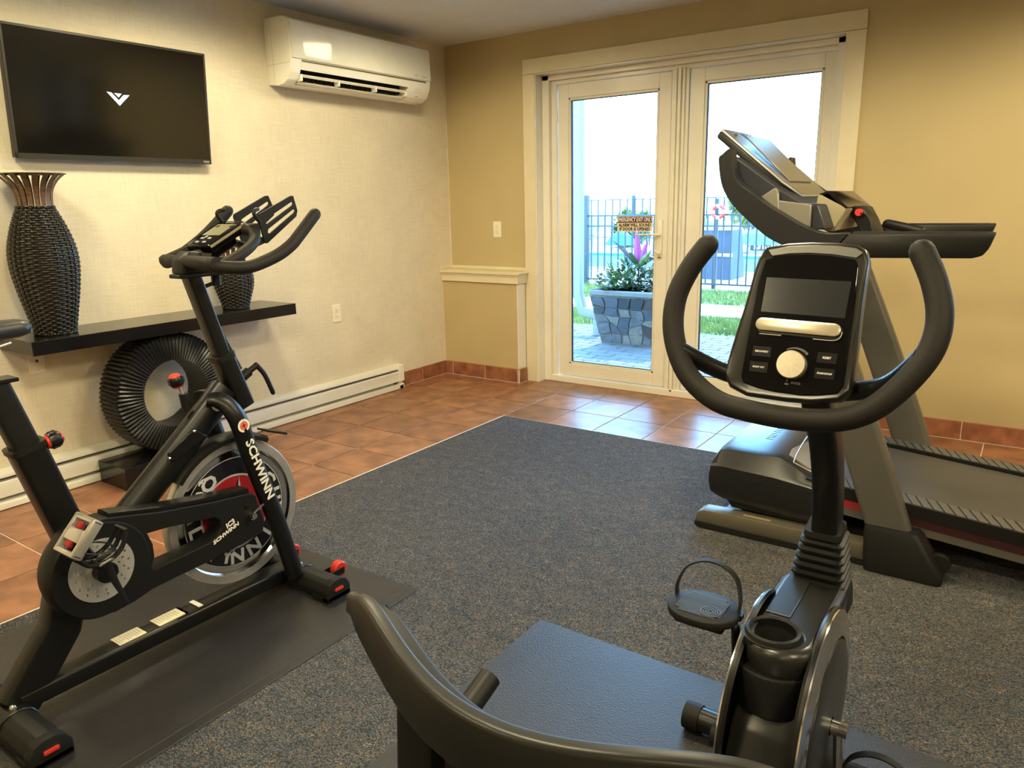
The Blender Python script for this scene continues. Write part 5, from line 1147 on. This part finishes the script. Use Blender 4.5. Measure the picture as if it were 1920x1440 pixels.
part('mesh_backing', ([SB(-0.21 + 0.42 * i / 20, 0.018 + 0.03 * math.sin(j / 10 * PI), -0.05 - 0.36 * j / 10) for j in range(11) for i in range(21)], [[j * 21 + i, j * 21 + i + 1, (j + 1) * 21 + i + 1, (j + 1) * 21 + i] for j in range(10) for i in range(20)]), WICKB, rb, smooth=60)
for s_ in (-1, 1):
    part('back_post', shape_tube(smooth_path([SB(s_ * 0.115, 0.008, -0.04), SB(s_ * 0.115, 0.0, -0.16), SB(s_ * 0.115, -0.006, -0.30), (3.40 + s_ * 0.15, -4.10, 0.45)]), 0.024, 16, up=(0, 1, 0), rw=0.015, square=True), BLKM, rb)
    hx3 = 3.42 + s_ * 0.292
    hn = part('side_handle', shape_tube(smooth_path([(hx3 - s_ * 0.06, -4.08, 0.45), (hx3 - s_ * 0.01, -4.03, 0.49), (hx3, -3.92, 0.525), (hx3, -3.755, 0.585)]), 0.0185, 20), BLKM, rb)
    part('pulse_plate', shape_tube([(hx3, -3.86, 0.547), (hx3, -3.815, 0.563)], 0.0205, 20), SILV, hn)
part('handle_bar_under', shape_tube([(3.12, -4.07, 0.44), (3.72, -4.07, 0.44)], 0.018, 14), BLK, rb)
part('seat_cushion', shape_box(3.22, 3.62, -4.16, -3.80, 0.40, 0.47, 0.025, 4), pm('cushion_vinyl', (0.03, 0.03, 0.032), 0.5), rb)
part('seat_pan', shape_box(3.28, 3.58, -4.20, -3.85, 0.355, 0.405, 0.01, 2), BLK, rb)

# ================================================================== OUTSIDE THE DOOR
GZ = -0.05
PAV = pm('grey_paver', (0.065, 0.062, 0.060), 0.8, var=0.15, vscale=20, bump=0.4, bscale=90, rnd=0.14)
GRASSM = pm('lawn_soil', (0.10, 0.13, 0.03), 0.9, var=0.4, vscale=6, bump=0.6, bscale=60)
BLADE = pm('grass_blade', (0.15, 0.18, 0.03), 0.6, var=0.4, vscale=5)
CONC = pm('pale_concrete', (0.55, 0.52, 0.47), 0.85, var=0.08, vscale=5, bump=0.2, bscale=80)
struct('ground', join(shape_box(-60, 60, 0.36, 120, GZ - 0.8, GZ - 0.32), shape_box(-60, 60, -60, -7, GZ - 0.5, GZ - 0.03), shape_box(7.9, 60, -7, 0.36, GZ - 0.5, GZ - 0.03)), CONC)
pv = struct('patio', shape_box(-3.0, 6.5, 0.20, 2.80, GZ - 0.34, GZ - 0.008), pm('paver_sand', (0.07, 0.075, 0.08), 0.9))
pmesh = mesh('paver', shape_box(-0.117, 0.117, -0.0565, 0.0565, -0.03, 0.0, 0.004, 1), 0); pmesh.materials.append(PAV)
cnt = 0
for j in range(21):
    y = 0.26 + 0.121 * j
    xL = 1.45 - 0.62 * y - 0.25; xR_ = 2.75 - 0.50 * y + 0.15
    i0 = int(xL / 0.241) - 1
    x = i0 * 0.241 + (0.12 if j % 2 else 0)
    while x < xR_ and cnt < 300:
        o = bpy.data.objects.new('paver', pmesh); COL.objects.link(o); o.parent = pv
        o.location = Vector((x, y, GZ)) - pv.location; o.rotation_euler = (random.uniform(-.006, .006), random.uniform(-.006, .006), random.uniform(-0.01, 0.01)); x += 0.241; cnt += 1
def field(name, label, x0, x1, y0, y1, n, hmin=0.03, hmax=0.07):
    lw = solo(name, shape_box(x0, x1, y0, y1, GZ - 0.34, GZ - 0.01), GRASSM, label, 'lawn', smooth=0)
    V, F = [], []
    for i in range(n):
        x = random.uniform(x0 + 0.03, x1 - 0.03); y = random.uniform(y0 + 0.025, y1 - 0.025); h = random.uniform(hmin, hmax); a = random.uniform(0, PI); wv = 0.006
        l = random.uniform(-0.02, 0.02); o = len(V)
        V += [(x - wv * math.cos(a), y - wv * math.sin(a), GZ - 0.01), (x + wv * math.cos(a), y + wv * math.sin(a), GZ - 0.01), (x + l, y + l * 0.7, GZ - 0.01 + h)]; F.append([o, o + 1, o + 2])
    part('grass', (V, F), BLADE, lw, smooth=0, kind='stuff')
field('lawn', 'strip of short green grass between the patio and pale path', -3.0, 2.8, 2.805, 3.995, 16000)
field('lawn', 'sunlit grass strip between the pale path and the pool fence', -5.0, 2.2, 4.95, 6.56, 14000)
solo('footpath', shape_box(-12, 9, 4.0, 4.945, GZ - 0.33, GZ + 0.002), pm('white_concrete', (0.80, 0.76, 0.70), 0.85), 'pale concrete path crossing the lawn outside', 'path', smooth=0)
solo('pool_deck', shape_box(-22, 9, 6.66, 9.04, GZ - 0.3, GZ), pm('deck_white', (0.78, 0.76, 0.72), 0.8), 'pale concrete pool deck between the black fence and the water', 'pool deck', smooth=0)
solo('pool_deck', shape_box(-22, 9, 13.77, 16.0, GZ - 0.3, GZ), pm('deck_white', (0.78, 0.76, 0.72), 0.8), 'pale concrete pool deck on the far side of the water', 'pool deck', smooth=0)
pl = thing('swimming_pool', 'turquoise swimming pool seen through the fence', 'swimming pool', (-6, 11.4, GZ))
part('pool_water', shape_box(-18, 5, 9.2, 13.6, GZ - 0.25, GZ - 0.06), pm('pool_water', (0.02, 0.17, 0.18), 0.5, spec=0.05, bump=0.3, bscale=6), pl, smooth=0)
part('pool_wall', join(shape_box(-18, 5, 13.55, 13.6, GZ - 0.3, GZ), shape_box(-18, 5, 9.2, 9.25, GZ - 0.3, GZ)), pm('pool_tile', (0.10, 0.45, 0.55), 0.3), pl, smooth=0)
part('coping', join(shape_box(-18, 5, 13.5, 13.75, GZ, GZ + 0.03), shape_box(-18, 5, 9.05, 9.25, GZ, GZ + 0.03)), pm('deck_white', (0.78, 0.76, 0.72)), pl, smooth=0)
# fences
IRON = pm('fence_black', (0.02, 0.03, 0.035), 0.5)
def fence(label, y, x0, x1, pitch, ztop, zr, posts, bar=0.011, group=None):
    f = thing('metal_fence', label, 'fence', ((x0 + x1) / 2, y, GZ))
    for z in zr: part('fence_rail', shape_box(x0, x1, y - 0.014, y + 0.014, z - 0.014, z + 0.014), IRON, f, smooth=0)
    me = mesh('fence_bar', shape_box(-bar, bar, -bar, bar, 0.0, ztop - GZ - 0.09), 0); me.materials.append(IRON)
    x = x0 + pitch / 2
    while x < x1:
        o = bpy.data.objects.new('fence_bar', me); COL.objects.link(o); o.parent = f; o.location = (x - f.location.x, 0, 0.07); x += pitch
    for px_, hz in posts: part('fence_post', shape_box(px_ - 0.045, px_ + 0.045, y - 0.045, y + 0.045, GZ, hz, 0.004, 1), IRON, f)
YFE = 6.6
q = at(1099, 366, 1, YFE); r1_ = at(1200, 404, 1, YFE).z; r2_ = at(1200, 424, 1, YFE).z; r3_ = at(1340, 533, 1, YFE).z
fence('black metal bar fence across the lawn, nearest the door', YFE, -4.2, 3.2, 0.125, r1_ + 0.014, (r1_, r2_, r3_), ((q.x, q.z), (q.x + 4.7, 1.35)))
fence('farther black metal fence beyond the swimming pool', 15.7, -14.0, 1.0, 0.24, 1.35, (1.34, 0.25), ((-9.5, 1.45), (-6.0, 1.45), (-2.5, 1.45)), 0.016)
# downspout
DY = 2.25
WHT = pm('white_gutter', (0.20, 0.19, 0.18), 0.5)
pa = at(1084, 560, 1, DY); pb = at(1098, 583, 1, DY); pcx = at(1121, 590, 1, DY); pdn = at(1122, 622, 1, DY)
solo('downspout', join(shape_tube([(pa.x, DY, 2.9), (pa.x, DY, pa.z + 0.05), (pb.x - 0.03, DY, pb.z), (pcx.x, DY, pcx.z)], 0.055, 14, up=(0, 1, 0), rw=0.04, square=True), shape_tube([(pcx.x, DY, pcx.z + 0.03), (pcx.x, DY, GZ)], 0.045, 14, up=(0, 1, 0), rw=0.035, square=True)), WHT, 'white rectangular downspout pipe left of the stone planter', 'downspout')
# stone planter
PX, PY = 0.80, 2.12
pt = at(1165, 548, 1, PY - 0.25).z
wt, wb = 0.30, 0.235
q0 = at(1110, 550, 1, PY - wt); q1 = at(1223, 553, 1, PY - wt); PX = (q0.x + q1.x) / 2 + 0.04; wt = (q1.x - q0.x) / 2 + 0.03; wb = wt * 0.76
pn = thing('stone_planter', 'square tapered stone planter full of plants outside the left door', 'planter', (PX, PY, GZ))
hp_ = pt - GZ
part('planter_body', shape_loft([[(PX - wb, PY - wb, GZ), (PX + wb, PY - wb, GZ), (PX + wb, PY + wb, GZ), (PX - wb, PY + wb, GZ)], [(PX - wt, PY - wt, pt), (PX + wt, PY - wt, pt), (PX + wt, PY + wt, pt), (PX - wt, PY + wt, pt)]]), pm('mortar', (0.12, 0.115, 0.11), 0.9, bump=0.5), pn, smooth=0)
part('planter_rim', join(shape_box(PX - wt - 0.015, PX + wt + 0.015, PY - wt - 0.015, PY - wt + 0.05, pt - 0.03, pt + 0.02, 0.008, 1), shape_box(PX - wt - 0.015, PX - wt + 0.05, PY - wt, PY + wt, pt - 0.03, pt + 0.02, 0.008, 1), shape_box(PX + wt - 0.05, PX + wt + 0.015, PY - wt, PY + wt, pt - 0.03, pt + 0.02, 0.008, 1), shape_box(PX - wt, PX + wt, PY + wt - 0.05, PY + wt, pt - 0.03, pt + 0.02, 0.008, 1)), pm('mortar', (0.45, 0.44, 0.42)), pn)
SM = [pm('slate_dark', (0.014, 0.016, 0.020), 0.7, var=0.3, vscale=12, bump=0.4, bscale=40), pm('slate_blue', (0.035, 0.040, 0.05), 0.7, var=0.3, vscale=12, bump=0.4, bscale=40), pm('stone_tan', (0.11, 0.10, 0.085), 0.8, var=0.3, vscale=30, bump=0.5, bscale=60), pm('stone_grey', (0.065, 0.068, 0.07), 0.75, var=0.3, vscale=20, bump=0.4, bscale=40)]
def stones(face):
    nu_, nv_ = 5, 5
    J = {}
    for i in range(nu_ + 1):
        for j in range(nv_ + 1):
            J[i, j] = (i / nu_ + (random.uniform(-.07, .07) if 0 < i < nu_ else 0), j / nv_ + (random.uniform(-.07, .07) if 0 < j < nv_ else 0))
    def W3(u, v, d):
        hw = wb + (wt - wb) * v; t = (u * 2 - 1) * hw; z = GZ + 0.01 + (hp_ - 0.05) * v
        if face == 0: return Vector((PX + t, PY - hw - d, z))
        if face == 1: return Vector((PX - hw - d, PY - t, z))
        return Vector((PX + hw + d, PY + t, z))
    for i in range(nu_):
        for j in range(nv_):
            c = [J[i, j], J[i + 1, j], J[i + 1, j + 1], J[i, j + 1]]
            m0 = (sum(p[0] for p in c) / 4, sum(p[1] for p in c) / 4)
            pts = []
            for a_, b_ in zip(c, c[1:] + c[:1]):
                pts.append(a_); pts.append(((a_[0] + b_[0]) / 2 + random.uniform(-.02, .02), (a_[1] + b_[1]) / 2 + random.uniform(-.02, .02)))
            pts = [(m0[0] + (p[0] - m0[0]) * 0.90, m0[1] + (p[1] - m0[1]) * 0.90) for p in pts]
            d = random.uniform(0.008, 0.016)
            n8 = len(pts)
            V = [W3(*p, -0.005) for p in pts] + [W3(*p, d) for p in pts]
            F = [list(range(n8))[::-1], list(range(n8, 2 * n8))] + [[k, (k + 1) % n8, n8 + (k + 1) % n8, n8 + k] for k in range(n8)]
            part('stone', (V, F), random.choice(SM), pn, smooth=0)
for fc in (0, 1, 2): stones(fc)
part('soil', shape_box(PX - wt + 0.03, PX + wt - 0.03, PY - wt + 0.03, PY + wt - 0.03, pt - 0.02, pt), pm('soil', (0.05, 0.035, 0.02), 0.9), pn, smooth=0)
def leaf(c, d, up, L, W, droop=0.2, seg=4):
    d = Vector(d).normalized(); s = d.cross(Vector(up)); s = s.normalized() if s.length > 1e-3 else Vector((1, 0, 0)); n = s.cross(d)
    V, F = [], []
    for i in range(seg + 1):
        f = i / seg; w_ = W * math.sin(PI * (0.08 + 0.92 * f) ** 0.8) if i < seg else 0.0005
        p = Vector(c) + d * L * f - Vector((0, 0, 1)) * droop * L * f * f
        V += [p - s * w_ / 2, p + n * (-0.12 * w_), p + s * w_ / 2]
    for i in range(seg):
        a = i * 3; F += [[a, a + 1, a + 4, a + 3], [a + 1, a + 2, a + 5, a + 4]]
    return V, F
def bush(label, cx, cy, z, rad, h, n, mats, L, W, name='leafy_plant', cat='plant'):
    t = thing(name, label, cat, (cx, cy, z))
    for k, m in enumerate(mats):
        S = []
        for i in range(n // len(mats)):
            a = random.uniform(0, 2 * PI); e = random.random() ** 0.6; r = rad * e; hh = h * random.random() ** 0.8 * (1.15 - 0.6 * e)
            c = (cx + r * math.cos(a), cy + r * math.sin(a), z + hh)
            S.append(leaf(c, (math.cos(a) * 0.8 + random.uniform(-.5, .5), math.sin(a) * 0.8 + random.uniform(-.5, .5), random.uniform(-0.1, 1.1)), (0, 0, 1), L * random.uniform(.7, 1.2), W * random.uniform(.8, 1.2), 0.25, 3))
        part('foliage', join(*S), m, t, smooth=0, kind='stuff')
    stl = []
    for i in range(10):
        a = random.uniform(0, 2 * PI); stl.append(shape_tube([(cx, cy, z), (cx + rad * 0.7 * math.cos(a), cy + rad * 0.7 * math.sin(a), z + h * 0.8)], 0.004, 5))
    part('stems', join(*stl), pm('stem_green', (0.12, 0.16, 0.05), 0.7), t, kind='stuff')
    return t
LG1 = pm('leaf_green', (0.035, 0.075, 0.015), 0.45, var=0.3, vscale=20); LG2 = pm('leaf_light', (0.085, 0.14, 0.03), 0.45, var=0.3, vscale=20); LG3 = pm('leaf_blue', (0.075, 0.095, 0.07), 0.5, var=0.3, vscale=20)
bush('leafy green shrub spilling over left side of stone planter', PX - 0.12, PY - 0.06, pt + 0.0, 0.27, 0.26, 420, [LG1, LG2, LG3], 0.11, 0.036)
bush('silvery green leafy plant on right side of stone planter', PX + 0.20, PY - 0.02, pt + 0.0, 0.18, 0.30, 260, [LG3, LG1], 0.13, 0.026)
cd_ = thing('cordyline_plant', 'tall cordyline with two magenta leaves in the stone planter', 'plant', (PX - 0.02, PY + 0.02, pt))
base = Vector((PX - 0.02, PY + 0.02, pt + 0.22)); MAG = pm('magenta_leaf', (0.26, 0.02, 0.17), 0.5, var=0.2, vscale=20); PUR = pm('purple_leaf', (0.045, 0.03, 0.05), 0.45, var=0.3, vscale=20)
for d, L, W, m in (((-0.08, 0, 1), 0.40, 0.085, MAG), ((0.32, 0, 0.95), 0.33, 0.06, MAG), ((-0.75, -0.1, 0.85), 0.42, 0.045, PUR), ((0.9, 0, 0.7), 0.32, 0.05, PUR), ((-0.55, 0.2, 0.5), 0.30, 0.04, PUR), ((0.5, -0.2, 0.6), 0.28, 0.06, LG2), ((-0.2, -0.3, 0.6), 0.22, 0.05, LG1)):
    part('long_leaf', leaf(base, d, (0, 1, 0), L, W, 0.12, 6), m, cd_, smooth=0, label='magenta leaf' if m == MAG else None)
part('stem', shape_tube([(PX - 0.02, PY + 0.02, pt), base], 0.008, 8), PUR, cd_)
# life ring on a post by the fence
lp = at(1347, 397, 1, YFE - 0.06)
lr = thing('life_ring', 'red and white life ring hanging on the pool fence', 'life ring', (lp.x, lp.y, lp.z - 0.26))
def arc_t(a0, a1, m): 
    part('ring_segment', shape_tube([(lp.x + 0.085 * math.cos(a0 + (a1 - a0) * i / 8), lp.y, lp.z + 0.085 * math.sin(a0 + (a1 - a0) * i / 8)) for i in range(9)], 0.028, 10), m, lr, smooth=60)
for i in range(4): arc_t(PI / 4 + i * PI / 2 - 0.52, PI / 4 + i * PI / 2 + 0.52, RED); arc_t(i * PI / 2 - 0.27, i * PI / 2 + 0.27, WHITE)
pp = at(1345, 372, 1, YFE + 0.08)
solo('life_ring_post', shape_box(pp.x - 0.03, pp.x + 0.03, YFE + 0.05, YFE + 0.11, GZ, pp.z, 0.004, 1), IRON, 'tall dark post rising behind the red life ring', 'post')
# covered stack beyond the fence
c0 = at(1316, 516, 1, 8.0); c1 = at(1371, 516, 1, 8.0); ct = at(1345, 432, 1, 8.0).z
cv = thing('covered_furniture', 'blue tarpaulin covered stack with white straps beyond the fence', 'furniture cover', ((c0.x + c1.x) / 2, 8.3, GZ))
part('tarpaulin', shape_loft([[(c0.x - 0.3, 8.0, GZ), (c1.x, 8.0, GZ), (c1.x, 8.7, GZ), (c0.x - 0.3, 8.7, GZ)], [(c0.x - 0.25, 8.05, ct), (c1.x - 0.06, 8.05, ct), (c1.x - 0.06, 8.65, ct), (c0.x - 0.25, 8.65, ct)]]), pm('tarp_blue', (0.028, 0.036, 0.058), 0.6, var=0.3, vscale=4), cv, smooth=0)
for z in (0.35, 0.8): part('strap', shape_box(c0.x - 0.32, c1.x + 0.01, 7.985, 7.998, z, z + 0.05), WHITE, cv, smooth=0)
# turquoise parasols by the pool
def parasol(px_, py_top, y, r_, label):
    c = at(px_, py_top, 1, y)
    t = thing('parasol', label, 'parasol', (c.x, y, GZ))
    part('canopy', shape_lathe([(r_, -0.45), (r_ * 0.55, -0.2), (0.02, 0.0)], (c.x, y, c.z), 2, 8, caps=False), pm('canopy_teal', (0.03, 0.18, 0.19), 0.7), t, smooth=0)
    part('pole', shape_tube([(c.x, y, GZ), (c.x, y, c.z)], 0.03, 8), WHT, t)
    part('foot', shape_lathe([(0.3, GZ), (0.28, GZ + 0.08), (0.05, GZ + 0.1)], (c.x, y, 0), 2, 16), pm('pale_concrete', (0.55, 0.52, 0.47)), t)
parasol(1430, 422, 14.6, 0.8, 'turquoise parasol behind the treadmill arm, beyond the pool')
parasol(1320, 408, 14.4, 0.75, 'turquoise parasol above the blue covered stack')
parasol(1165, 428, 14.7, 0.5, 'turquoise parasol beyond the pool, left of the exit sign')
# white loungers
def lounger(x, y, label):
    t = thing('pool_lounger', label, 'lounger', (x, y, GZ))
    part('lounger_bed', shape_box(x - 0.3, x + 0.3, y - 0.6, y + 0.6, GZ + 0.3, GZ + 0.36, 0.01, 1), WHT, t)
    part('lounger_back', shape_prism([(y + 0.55, GZ + 0.34), (y + 1.1, GZ + 0.85), (y + 1.07, GZ + 0.9), (y + 0.52, GZ + 0.4)], 0, x - 0.3, x + 0.3), WHT, t)
    for a in (-0.25, 0.25):
        for b in (-0.5, 0.5): part('leg', shape_box(x + a - 0.02, x + a + 0.02, y + b - 0.02, y + b + 0.02, GZ, GZ + 0.3), WHT, t, smooth=0)
lounger(0.6, 8.0, 'white pool lounger beyond the fence, nearest the blue cover'); lounger(-9.2, 14.45, 'white pool lounger across the pool, left of the planter leaves'); lounger(-7.2, 14.45, 'white pool lounger across the pool, behind the magenta leaves')
# trees
def tree(x, y, h, r, label, n=900, mats=None):
    t = thing('tree', label, 'tree', (x, y, GZ))
    part('trunk', shape_tube([(x, y, GZ), (x + 0.1, y, h * 0.45), (x, y, h * 0.8)], 0.12, 10, rs=[1, 0.8, 0.4]), pm('bark', (0.12, 0.09, 0.06), 0.9), t)
    for m in (mats or [LG2, pm('leaf_yellow', (0.26, 0.25, 0.06), 0.5)]):
        S = []
        for i in range(n // 2):
            a, b = random.uniform(0, 2 * PI), random.uniform(-1, 1); e = random.random() ** 0.4; k = math.sqrt(1 - b * b)
            c = (x + r * e * k * math.cos(a), y + r * e * k * math.sin(a), h - r * 0.9 + r * 0.9 * e * b)
            S.append(leaf(c, (random.uniform(-1, 1), random.uniform(-1, 1), random.uniform(-1, 1)), (0, 0.1, 1), 0.32, 0.2, 0.1, 2))
        part('foliage', join(*S), m, t, smooth=0, kind='stuff')
tree(-2.6, 17.4, 2.3, 1.15, 'bushy yellow green tree beyond the pool behind the treadmill arm')
tree(0.2, 18.6, 2.0, 1.0, 'smaller green tree at right of the pool area')
tree(-7.4, 18.5, 0.95, 0.6, 'low yellow green tree beyond the pool, behind the exit sign')
tree(-9.8, 18.5, 1.0, 0.75, 'low tree beyond the pool, left of the exit sign')
G1 = [pm('leaf_deep', (0.03, 0.09, 0.02), 0.5), LG1]
tree(5.4, 5.2, 4.4, 1.9, 'tall leafy tree outside the right window', 1600, G1); tree(10.2, 4.6, 4.6, 2.2, 'leafy tree at far right outside the window', 1600, G1)
tree(6.4, 9.8, 3.6, 1.4, 'leafy tree right of the lawn outside', 1100, G1)
